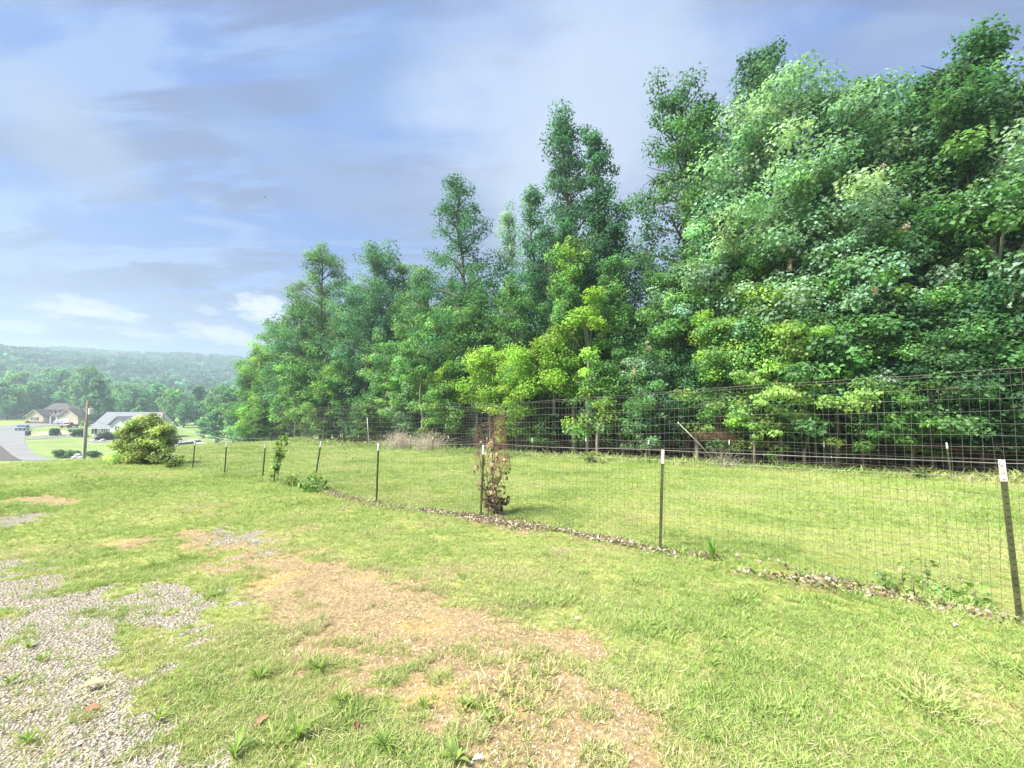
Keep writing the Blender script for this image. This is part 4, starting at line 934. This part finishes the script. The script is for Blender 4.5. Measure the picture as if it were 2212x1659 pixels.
# white house with long grey roof
D = 105.0; k = D / F; hx = (255 - 1106) * k; gz = float(hgt(hx, D)) ; X = lambda px: (px - 255) * k
Z = lambda py: at(255, py, D)[2] - gz
W2 = empty('house', (hx, D, gz)); tag(W2, 'low white house with long plain grey roof behind the utility pole', 'house')
ze = Z(921); zr = Z(891.5); zb = -.6
w = MB(); w.prism([(0, zb), (8, zb), (8, ze), (4, zr - .1), (0, ze)], 'x', X(203), X(330)); w.build('wall', M['whitesiding'], W2)
rm = MB(); s_ = (zr - ze) / 4
rm.prism([(-.5, ze - .5 * s_), (4, zr), (4, zr + .14), (-.5, ze - .5 * s_ + .14)], 'x', X(200), X(333)); rm.prism([(8.5, ze - .5 * s_), (4, zr), (4, zr + .14), (8.5, ze - .5 * s_ + .14)], 'x', X(200), X(333))
rm.build('roof', M['shinglegrey'], W2)
tm_ = MB().prism([(-.5, ze - .5 * s_ - .16), (4, zr - .16), (4, zr - .01), (-.5, ze - .5 * s_ - .01)], 'x', X(199.6), X(200)); tm_.build('bargeboard', M['trim'], W2)
MB().box(X(200), X(333), -.62, -.5, ze - .5 * s_ - .1, ze - .5 * s_ + .04).build('gutter', M['trim'], W2)
w = MB(); gable_front(w, X(252), X(284), zb, Z(915), Z(901), -1.2, -.02); w.build('gable_wall', M['whitesiding'], W2)
rm = MB(); roof_gable(rm, X(252), X(284), Z(915), Z(900.5), -1.6, 3.4); rm.build('gable_roof', M['shinglegrey'], W2)
for a_, b_ in ((224, 227.5), (229, 232.5), (234, 237.5)): window(W2, X(a_), X(b_), Z(935), Z(925), -.03, 0)
window(W2, X(207), X(210), Z(937), Z(925), -.03, 0, True); window(W2, X(262), X(272), Z(932), Z(920), -1.22, 1)
# small far white house in the woods
D = 240.0; k = D / F; hx = (258 - 1106) * k; g0 = at(258, 858, D)[2]; X = lambda px: (px - 258) * k; Z = lambda py: at(258, py, D)[2] - g0
W3 = empty('house', (hx, D, g0)); tag(W3, 'small distant white house with pale roof half hidden in the woods', 'house')
MB().box(X(247), X(271), 0, 7, -8, Z(853)).build('wall', M['whitesiding'], W3)
rm = MB(); rm.prism([(-.6, Z(853.5)), (3.5, Z(847.5)), (7.6, Z(853.5))], 'x', X(248), X(273)); rm.build('roof', simple('pale_roof', (.42, .45, .52), .6, .05), W3)
for a_ in (252, 262): window(W3, X(a_), X(a_ + 3), Z(857), Z(854.2), -.02, 0)

# ------------------------------------------------------------------ vehicles
def car(p, rz, paint, lab, L=4.6, W=1.85, Hc=1.6, cat='car', truck=False):
    e = empty('pickup_truck' if truck else 'car', tuple(p), rz); tag(e, lab, cat); h = L / 2
    if truck: prof = [(-h, .45), (-h, 1.05), (-.3, 1.08), (-.3, 1.12), (-.1, Hc), (1.0, Hc), (1.4, 1.12), (h - .1, 1.0), (h, .8), (h, .45)]
    else: prof = [(-h, .45), (-h, .95), (-h + .25, 1.05), (-h + .7, Hc - .06), (-.6, Hc), (.5, Hc - .03), (1.2, 1.05), (h - .25, .92), (h, .75), (h, .42)]
    n = len(prof); V = []; Fs = []; rings = [(-W / 2, 1.0), (-W / 2 + .18, 0), (W / 2 - .18, 0), (W / 2, 1.0)]
    V = []
    for yy, s in ((-W / 2, 1), (W / 2, 1)):
        for a, b in prof: V.append((a, yy * (1 - max(0, b - 1.05) * .28), b))
    Fs = [[i, (i + 1) % n, n + (i + 1) % n, n + i] for i in range(n)] + [list(range(n))[::-1], list(range(n, 2 * n))]
    MB().add(V, Fs).build('body', M[paint], e, bevel=.06)
    gl = MB(); zt = Hc - .1
    a0, a1 = (-.28, 1.2) if truck else (-h + .55, 1.05)
    for sg in (-1, 1):
        y_ = sg * (W / 2 * .93); gl.add([(a0 + .12, sg * (W / 2 + .004), 1.1), (a1, sg * (W / 2 + .004), 1.1), (a1 - .45, sg * (W / 2 * (1 - (zt - 1.05) * .28) + .006), zt), (a0 + .35, sg * (W / 2 * (1 - (zt - 1.05) * .28) + .006), zt)], [(0, 1, 2, 3)])
    gl.build('side_window', M['glass'], e)
    f0, f1 = (1.05, 1.38) if truck else (.56, 1.16)
    MB().add([(f1 + .03, -W / 2 + .15, 1.1), (f1 + .03, W / 2 - .15, 1.1), (f0 + .02, W / 2 - .25, Hc - .06), (f0 + .02, -W / 2 + .25, Hc - .06)], [(0, 1, 2, 3)]).build('windscreen', M['glass'], e)
    b0 = -.33 if truck else -h + .27
    MB().add([(b0 - .03, -W / 2 + .15, 1.1), (b0 - .03, W / 2 - .15, 1.1), (b0 + (.1 if truck else .36), W / 2 - .25, Hc - .12), (b0 + (.1 if truck else .36), -W / 2 + .25, Hc - .12)], [(0, 1, 2, 3)]).build('rear_window', M['glass'], e)
    for sx_ in (-h + .85, h - .85):
        for sg in (-1, 1):
            c0 = sg * (W / 2 - .12); w_ = MB().tube([(sx_, c0 - .11, .34), (sx_, c0 + .11, .34)], .34, 14).build('wheel', M['black'], e); MB().tube([(sx_, c0 + sg * .1, .34), (sx_, c0 + sg * .125, .34)], .2, 10).build('rim', M['can'], w_)
    for sg in (-1, 1): MB().box(h - .02, h + .02, sg * .62 - .2, sg * .62 + .2, .66, .80).build('headlight', M['chrome'], e)
    MB().box(h - .01, h + .03, -.4, .4, .5, .64).build('grille', M['black'], e)
    MB().box(h - .01, h + .05, -W / 2 + .08, W / 2 - .08, .38, .48).build('bumper', M['black'], e)
    for sg in (-1, 1): MB().box(-h - .02, -h + .02, sg * .7 - .12, sg * .7 + .12, .75, .92).build('tail_light', simple('tail_red', (.35, .02, .02), .3), e)
    return e
car(G(48, 929.5), R(-52), 'carblue', 'silver-blue car driving up the pale road below the cream house', 4.6, 1.9, 1.5)
car(G(136, 916.5), R(12), 'carwhite', 'white car parked in front of the cream house garage', 4.6, 1.85, 1.45)
car(G(150, 924), R(-75), 'carred', 'dark red pickup truck parked beside the cream house lawn', 5.2, 1.95, 1.75, 'truck', True)
for px, dep, rz, lab in ((392, 88, 15, 'white parked car, leftmost beyond the pasture edge'), (410, 86, 60, 'white parked car, nearest beyond the pasture edge'), (425, 90, -15, 'white parked car, rightmost beyond the pasture edge'), (384, 93, 80, 'white parked car, farthest, partly behind the big bush')):
    x = (px - 1106) / F * dep; z = at(px, 975, dep)[2]; z = max(float(hgt(x, dep)), z); car((x, dep, float(hgt(x, dep))), R(rz), 'carwhite', lab, 4.9, 1.9, 1.6)

# ------------------------------------------------------------------ utility poles, cables
def upole(px, py0, py1, dep, r, lab, can=None, arm=False):
    x = (px - 1106) / F * dep; z1 = at(px, py1, dep)[2]; z0 = min(float(hgt(x, dep)), at(px, py0, dep)[2]); e = empty('utility_pole', (x, dep, z0)); tag(e, lab, 'utility pole', 'utility poles in the valley'); H = z1 - z0
    MB().tube([(0, 0, -.5), (0, 0, H * .5), (0, 0, H)], [r * 1.25, r * 1.1, r], 12).build('shaft', M['poleWood'], e, smooth=True)
    if can:
        zc = at(px, can, dep)[2] - z0; c_ = MB().tube([(.62, 0, zc - .55), (.62, 0, zc + .45)], .33, 14).build('transformer', M['can'], e, smooth=False)
        MB().tube([(.62, 0, zc + .455), (.62, 0, zc + .5)], [.35, .2], 14).build('lid', M['can'], c_); MB().tube([(.62, 0, zc + .5), (.62, 0, zc + .8)], [.06, .04], 8).build('bushing', M['ceramic'], c_)
        MB().box(.1, .32, -.06, .06, zc - .3, zc + .2).build('bracket', M['galv'], c_)
        MB().tube([(-.32, -.1, zc - .1), (-.32, -.1, zc + .5)], .07, 8).build('insulator', M['ceramic'], e)
    MB().tube([(0, 0, H), (0, 0, H + .25)], [.06, .04], 8).build('insulator', M['ceramic'], e)
    if arm: MB().box(-.9, .9, -.16, -.06 - .03, H - .9, H - .78).build('crossarm', M['poleWood'], e)
    return e, np.array([x, dep, z1])
_, P1 = upole(190.5, 991, 866, 69, .17, 'tall brown wooden utility pole with white transformer in the sunken lawn', can=888)
_, P2 = upole(355, 960, 881, 96, .16, 'shorter utility pole right of the big bush, before the valley woods', arm=True)
_, P3 = upole(1, 925, 884, 120, .17, 'utility pole at the far left edge beside the road', arm=True)
x = (186.8 - 1106) / F * 68.6; g0 = float(hgt(x, 68.6)); MB().tube([(x, 68.6, g0 - .3), (x, 68.6, at(187, 913, 68.6)[2])], .07, 8).build('conduit_pole', M['pipe'], None)
tag(bpy.data.objects['conduit_pole'], 'thin white pole standing close against the left of the transformer pole', 'pole')
def cable(A, B, sag, r, mat, lab):
    q = np.linspace(0, 1, 24)[:, None]; A = np.array(A); B = np.array(B); P = A + (B - A) * q; P[:, 2] -= sag * 4 * (q * (1 - q))[:, 0]
    V, Fc = tube_np(P, r, 4); tag(link('power_line', npmesh('power_line', V, Fc, M[mat])), lab, 'cable', 'power lines over the valley')
cable(P1, P2, .5, .022, 'cable', 'dark power line from the transformer pole over the white roof to the second pole')
cable(P3, P1, .9, .02, 'cable', 'power line from the left-edge pole to the transformer pole')
cable(P3 - [0, 0, 1.2], at(76, 906, 146), .5, .03, 'alucable', 'thin pale service line running down to the cream house')
cable(P2 - [0, 0, 3.2], at(500, 950, 84), .6, .035, 'alucable', 'pale cable slanting down from the second pole toward the pasture')
cable(P2 - [0, 0, 1.0], at(560, 905, 95), .5, .018, 'cable', 'upper dark line running right from the second pole into the trees')
cable(P1 - [0, 0, 3.0], at(275, 925, 104), .3, .018, 'cable', 'short service line from the transformer pole to the white house')

# yard details
def shrub(px, py, w, h, base, lab, seed, n=900):
    p = G(px, py); rg = np.random.default_rng(seed); k_ = p[1] / F; w, h = w * k_, h * k_; C = [[rg.uniform(-.5, .5) * w, rg.uniform(-.4, .4) * w, h * rg.uniform(.08, .8)] for _ in range(16)]
    e = empty('shrub', tuple(p)); tag(e, lab, 'shrub', 'shrubs in the valley yards'); tubes = [tube_np([(0, 0, -.1), np.array(c_) * .6, c_], [.04, .03, .01], 3) for c_ in C[:8]]
    V, Fc = join_np(tubes); link('stem', npmesh('stem', V, Fc, M['bark']), e); link('foliage', clumps_to_mesh('foliage', C, np.full(16, h * .36), n // 16, .28 * h / 1.5, np.array(base) * 1.6, rg, .8), e)
shrub(137, 989, 32, 17, (.06, .13, .035), 'wide green shrub left of the white rocks in the lawn bed', 1)
shrub(163, 986, 12, 13, (.04, .09, .03), 'small dark shrub behind the white rocks', 2)
shrub(203, 989, 22, 17, (.05, .12, .035), 'green shrub just right of the transformer pole', 3)
shrub(168, 944, 26, 17, (.025, .065, .03), 'dark evergreen shrub left of the transformer pole beside the driveway end', 4)
shrub(223, 950, 22, 17, (.05, .035, .035), 'dark purplish shrub before the white house windows', 5)
shrub(243, 948, 20, 15, (.05, .11, .04), 'green shrub between the purplish shrub and the big bush', 6)
shrub(66, 914, 12, 6, (.04, .09, .03), 'low hedge bush under the shuttered window of the cream house', 7)
shrub(88, 914, 14, 6, (.04, .09, .03), 'low hedge bush beside the porch of the cream house', 8)
shrub(182, 921, 14, 12, (.14, .20, .06), 'bright green bush left of the transformer pole behind the truck', 9)
shrub(118, 941, 9, 17, (.05, .10, .035), 'thin young tree on the sandy verge', 10)
rg = np.random.default_rng(6)
import bmesh
for px, py, s, lab in ((152, 989, .35, 'small white rock, leftmost in the lawn bed'), (160, 990, .45, 'white rock in the middle of the lawn bed'), (168, 988, .8, 'largest white rock in the lawn bed'), (174, 990, .4, 'white rock nearest the transformer pole'), (200, 953, .5, 'pale rock beside the garden path'), (222, 953, .6, 'pale rock below the purplish shrub')):
    bm = bmesh.new(); bmesh.ops.create_icosphere(bm, subdivisions=2, radius=s)
    for v_ in bm.verts: v_.co *= 1 + rg.normal() * .1; v_.co.z *= .7
    me = bpy.data.meshes.new('rock'); bm.to_mesh(me); bm.free(); me.materials.append(M['stone']); p = G(px, py); tag(link('rock', me, None, (p[0], p[1], p[2] + s * .2)), lab, 'rock', 'white rocks in the valley yards')
p = G(211, 988); e = empty('marker_post', tuple(p)); tag(e, 'short white marker post right of the transformer pole', 'post'); MB().box(-.06, .06, -.06, .06, -.1, .9).build('shaft', M['pipe'], e); MB().box(-.08, .08, -.08, .08, .9, .96).build('cap', M['pipe'], e)
p = G(60, 941); e = empty('trash_bin', tuple(p)); tag(e, 'dark bin standing at the road edge by the driveway', 'bin'); MB().prism([(-.3, 0), (.3, 0), (.38, 1.05), (-.38, 1.05)], 'y', -.35, .35).build('body', M['shutter'], e); MB().box(-.42, .42, -.4, .4, 1.052, 1.14).build('lid', M['black'], e)
# a bird
p = at(573, 427, 60); bm_ = MB(); bm_.add([(-.05, 0, 0), (.12, 0, .02), (.02, .3, .12), (0, -.3, .12), (.02, 0, -.05), (-.18, .04, 0), (-.18, -.04, 0)], [(0, 1, 2), (0, 3, 1), (0, 4, 1), (0, 5, 6)]); tag(bm_.build('bird', M['black'], None, tuple(p)), 'tiny dark bird flying high before the clouds', 'bird')

# ------------------------------------------------------------------ grass, gravel and weeds (stuff)
def gmat():
    m, t = newmat('grass_blade'); a = t.new('ShaderNodeAttribute', attribute_type='INSTANCER', attribute_name='tint').outputs['Fac']; b = t.new('ShaderNodeAttribute', attribute_name='bl').outputs['Fac']
    g = t.ramp(a, [(0, (.15, .25, .05)), (.30, (.28, .44, .10)), (.55, (.43, .57, .17)), (.80, (.54, .56, .25)), (1, (.64, .55, .36))])
    g = t.mix(t.smooth(b, .55, 1, 0, .7), g, (.42, .37, .17))
    p = t.new('ShaderNodeBsdfPrincipled', ins={'Base Color': g, 'Roughness': .55, 'Specular IOR Level': .25}); tr = t.new('ShaderNodeBsdfTranslucent', ins={0: g})
    mx = t.new('ShaderNodeMixShader', ins={0: .35}); t.l.new(p.outputs[0], mx.inputs[1]); t.l.new(tr.outputs[0], mx.inputs[2]); out(t, mx.outputs[0]); return m
M['grass'] = gmat()
def scatter_group(name, kind, mat):
    ng = bpy.data.node_groups.new(name, 'GeometryNodeTree'); ng.interface.new_socket('Geometry', in_out='INPUT', socket_type='NodeSocketGeometry'); ng.interface.new_socket('Geometry', in_out='OUTPUT', socket_type='NodeSocketGeometry')
    N, Lk = ng.nodes, ng.links; gi = N.new('NodeGroupInput'); go = N.new('NodeGroupOutput')
    def rnd(typ, lo, hi, seed):
        n_ = N.new('FunctionNodeRandomValue'); n_.data_type = typ
        i0 = 0 if typ == 'FLOAT_VECTOR' else 2; n_.inputs[i0].default_value = lo; n_.inputs[i0 + 1].default_value = hi; n_.inputs['Seed'].default_value = seed
        return n_.outputs[0 if typ == 'FLOAT_VECTOR' else 1]
    if kind == 'grass':
        g = N.new('GeometryNodeMeshGrid'); g.inputs['Size X'].default_value = 1; g.inputs['Size Y'].default_value = 1; g.inputs['Vertices X'].default_value = 2; g.inputs['Vertices Y'].default_value = 4
        pos = N.new('GeometryNodeInputPosition'); sep = N.new('ShaderNodeSeparateXYZ'); Lk.new(pos.outputs[0], sep.inputs[0])
        def mth(op, a, b=0.0):
            n_ = N.new('ShaderNodeMath'); n_.operation = op
            for i_, v_ in enumerate((a, b)):
                if isinstance(v_, bpy.types.NodeSocket): Lk.new(v_, n_.inputs[i_])
                else: n_.inputs[i_].default_value = v_
            return n_.outputs[0]
        t_ = mth('ADD', sep.outputs[1], .5); wd = mth('MULTIPLY', mth('SUBTRACT', 1.04, mth('POWER', t_, 1.6)), .0042); xx = mth('MULTIPLY', sep.outputs[0], wd)
        yy = mth('MULTIPLY', mth('POWER', t_, 1.8), .030); z_ = mth('MULTIPLY', mth('SUBTRACT', t_, mth('MULTIPLY', mth('POWER', t_, 3.0), .28)), .062)
        cb = N.new('ShaderNodeCombineXYZ'); Lk.new(xx, cb.inputs[0]); Lk.new(yy, cb.inputs[1]); Lk.new(z_, cb.inputs[2])
        sp = N.new('GeometryNodeSetPosition'); Lk.new(g.outputs[0], sp.inputs[0]); Lk.new(cb.outputs[0], sp.inputs['Position'])
        pt = N.new('GeometryNodePoints'); pt.inputs['Count'].default_value = 11; Lk.new(rnd('FLOAT_VECTOR', (-.028, -.028, -.004), (.028, .028, .002), 3), pt.inputs['Position'])
        ip = N.new('GeometryNodeInstanceOnPoints'); Lk.new(pt.outputs[0], ip.inputs['Points']); Lk.new(sp.outputs[0], ip.inputs['Instance']); Lk.new(rnd('FLOAT_VECTOR', (-.5, -.5, 0), (.6, .5, 6.28), 5), ip.inputs['Rotation']); Lk.new(rnd('FLOAT', .55, 1.25, 8), ip.inputs['Scale'])
        st = N.new('GeometryNodeStoreNamedAttribute'); st.domain = 'INSTANCE'; st.data_type = 'FLOAT'; st.inputs['Name'].default_value = 'bl'; Lk.new(ip.outputs[0], st.inputs[0]); Lk.new(rnd('FLOAT', 0., 1., 9), st.inputs['Value'])
        rz = N.new('GeometryNodeRealizeInstances'); Lk.new(st.outputs[0], rz.inputs[0]); src = rz.outputs[0]
    else:
        ic = N.new('GeometryNodeMeshIcoSphere'); ic.inputs['Radius'].default_value = 1; ic.inputs['Subdivisions'].default_value = 1; src = ic.outputs[0]
    sm = N.new('GeometryNodeSetMaterial'); sm.inputs['Material'].default_value = mat; Lk.new(src, sm.inputs[0])
    io = N.new('GeometryNodeInstanceOnPoints'); Lk.new(gi.outputs[0], io.inputs['Points']); Lk.new(sm.outputs[0], io.inputs['Instance'])
    for nm, sock in (('rot', 'Rotation'), ('scl', 'Scale')):
        na = N.new('GeometryNodeInputNamedAttribute'); na.data_type = 'FLOAT_VECTOR'; na.inputs[0].default_value = nm; Lk.new(na.outputs[0], io.inputs[sock])
    Lk.new(io.outputs[0], go.inputs[0]); return ng
GG = scatter_group('grass_scatter', 'grass', M['grass'])
def mstone():
    m, t = newmat('gravel_stone'); a = t.new('ShaderNodeAttribute', attribute_type='INSTANCER', attribute_name='tint').outputs['Fac']
    g = t.ramp(a, [(0, (.10, .09, .08)), (.2, (.40, .36, .29)), (.6, (.66, .60, .51)), (.9, (.78, .73, .64)), (1, (.40, .31, .24))]); p = t.new('ShaderNodeBsdfPrincipled', ins={'Base Color': g, 'Roughness': .85}); out(t, p.outputs[0]); return m
GS = scatter_group('stone_scatter', 'stone', mstone())
def scatter(name, P, rot, scl, tint, grp, lab):
    me = npmesh(name, P, [], None, None, False, {'rot': ('FLOAT_VECTOR', rot), 'scl': ('FLOAT_VECTOR', scl), 'tint': ('FLOAT', tint)}); o = link(name, me); md = o.modifiers.new('scatter', 'NODES'); md.node_group = grp; return tag(o, lab, kind='stuff')
rg = np.random.default_rng(21); n = 380000
r = np.exp(rg.uniform(math.log(1.2), math.log(55), n)); az = rg.uniform(-R(58), R(58), n); x = r * np.sin(az); y = r * np.cos(az); u, v = UV(x, y)
d_, g_ = masks(x, y); near = 1 - sst(r, 5, 14)
dens = (1 - .96 * sst(d_, .35, .85)) * (1 - .88 * sst(g_, .25, .8)) * (1 - near * .75 * sst(fbm(x * 2.2, y * 2.2, 41), .40, .66))
tt = u - 11 * sst(v, 2, 10)
dens = dens * (1 - .75 * np.exp(-((v - np.interp(u, FU, FV) + .07) / .11) ** 2) * sst(u, 12, 7)); keep = (rg.random(n) < dens) & (v < 18.4) & (tt < 34); x, y, r, u, v, d_, g_ = (q[keep] for q in (x, y, r, u, v, d_, g_)); n = len(x)
hs = (.60 + .40 * sst(r, 4, 12)) * (1 + sst(r, 8, 40) * 1.5) * np.exp(rg.normal(size=n) * .22) * (.65 + .7 * fbm(x * .9, y * .9, 55))
fl = np.exp(-((v - np.interp(u, FU, FV)) / .22) ** 2); hs = hs * (1 + 1.6 * fl * rg.random(n)); edge = sst(v, 16.4, 17.4); hs = hs * (1 + 3.6 * edge * rg.random(n) ** 2.2)
hs = hs * (1 + .9 * sst(fbm(x * 2.3 + 9, y * 2.3, 66), .62, .8) * (1 - sst(r, 4, 9)))
tint = .50 + (fbm(x * .45, y * .45, 71) - .5) * .9 + rg.normal(size=n) * .13 + .16 * (d_ > .15) + .20 * (1 - sst(r, 2, 8)) - .02 * (v > 5) - .05 * (v < 4.2) * sst(r, 6, 12) + (fbm(x * 1.7, y * 1.7, 91) - .5) * .5
dk_ = rg.random(n) < .05; tint = np.where(dk_, rg.uniform(0, .2, n), tint); hs = np.where(dk_, hs * 1.25, hs)
scatter('grass', np.stack([x, y, hgt(x, y)], -1), np.stack([rg.normal(size=n) * .12, rg.normal(size=n) * .12, rg.random(n) * 6.28], -1), np.stack([hs * (1 + .3 * sst(r, 8, 40)), hs * (1 + .3 * sst(r, 8, 40)), hs * .85], -1), np.clip(tint, .02, .98), GG, 'short mown yellow-green grass covering the lawn and the pasture')
# small fragments of gravel
n = 95000; r = np.exp(rg.uniform(math.log(1.2), math.log(9), n)); az = rg.uniform(-R(60), R(20), n); x = r * np.sin(az); y = r * np.cos(az); d_, g_ = masks(x, y); keep = rg.random(n) < np.clip(g_ * .95 + d_ * .10 + .01, 0, 1); x, y, r = x[keep], y[keep], r[keep]; n = len(x)
s = rg.uniform(.003, .0088, n) * (1 + .25 * sst(r, 3, 8)); scatter('gravel', np.stack([x, y, hgt(x, y) + .001], -1), rg.random((n, 3)) * 6.28, np.stack([s, s * rg.uniform(.6, 1, n), s * rg.uniform(.45, .8, n)], -1), rg.random(n), GS, 'loose pale limestone gravel spread over the lower left ground')
# crumbs of bare soil use the same stones in soil colour
def msoil():
    m, t = newmat('soil_crumb'); a = t.new('ShaderNodeAttribute', attribute_type='INSTANCER', attribute_name='tint').outputs['Fac']
    g = t.ramp(a, [(0, (.20, .145, .08)), (.5, (.34, .25, .14)), (1, (.42, .32, .19))]); p = t.new('ShaderNodeBsdfPrincipled', ins={'Base Color': g, 'Roughness': .95}); out(t, p.outputs[0]); return m
GC = scatter_group('crumb_scatter', 'stone', msoil())
n = 50000; r = np.exp(rg.uniform(math.log(1.2), math.log(10), n)); az = rg.uniform(-R(58), R(40), n); x = r * np.sin(az); y = r * np.cos(az); d_, g_ = masks(x, y); keep = rg.random(n) < d_ * .95; x, y, r = x[keep], y[keep], r[keep]; n = len(x)
s = rg.uniform(.002, .007, n); scatter('soil_crumbs', np.stack([x, y, hgt(x, y)], -1), rg.random((n, 3)) * 6.28, np.stack([s, s * .8, s * rg.uniform(.3, .7, n)], -1), rg.random(n), GC, 'crumbly tan soil on the bare dirt patch')
# dry clippings and straw lying on the lawn
n = 26000; r = np.exp(rg.uniform(math.log(1.2), math.log(8), n)); az = rg.uniform(-R(58), R(58), n); x = r * np.sin(az); y = r * np.cos(az); u, v = UV(x, y); d_, g_ = masks(x, y); k_ = (v < 4.3) & (d_ < .3); x, y = x[k_], y[k_]; n = len(x)
pos = np.stack([x, y, hgt(x, y) + rg.uniform(.004, .03, n)], -1); a_ = rg.normal(size=(n, 3)) * [1, 1, .25]; a_ /= np.linalg.norm(a_, axis=1)[:, None]; b_ = np.cross(a_, [0, 0, 1.]); L = rg.uniform(.015, .045, n)[:, None]
V = np.stack([pos - a_ * L, pos + a_ * L * .2 + b_ * .0018, pos + a_ * L, pos + a_ * L * .2 - b_ * .0018], 1).reshape(-1, 3)
cc = np.array([.44, .38, .24]) * np.exp(rg.normal(size=(n, 1)) * .3)
tag(link('grass_clippings', npmesh('grass_clippings', V, np.arange(n * 4).reshape(-1, 4), M['dryleaf'], np.repeat(cc, 4, 0))), 'dry straw-coloured clippings lying in the near lawn', kind='stuff')

# ------------------------------------------------------------------ air
hm, ht = newmat('haze'); pv = ht.new('ShaderNodeVolumePrincipled', ins={'Color': (.70, .90, 1, 1), 'Density': .0011, 'Anisotropy': .2})
o_ = ht.new('ShaderNodeOutputMaterial'); ht.l.new(pv.outputs[0], o_.inputs['Volume'])
hb = MB().box(-1150, 900, -70, 1250, float(V[:, 2].min()) - 30, 140).build('haze', hm); tag(hb, 'pale blue summer haze filling the valley air', kind='stuff')
tri = sum(sum(len(p.vertices) - 2 for p in me.polygons) for me in bpy.data.meshes) if False else 0
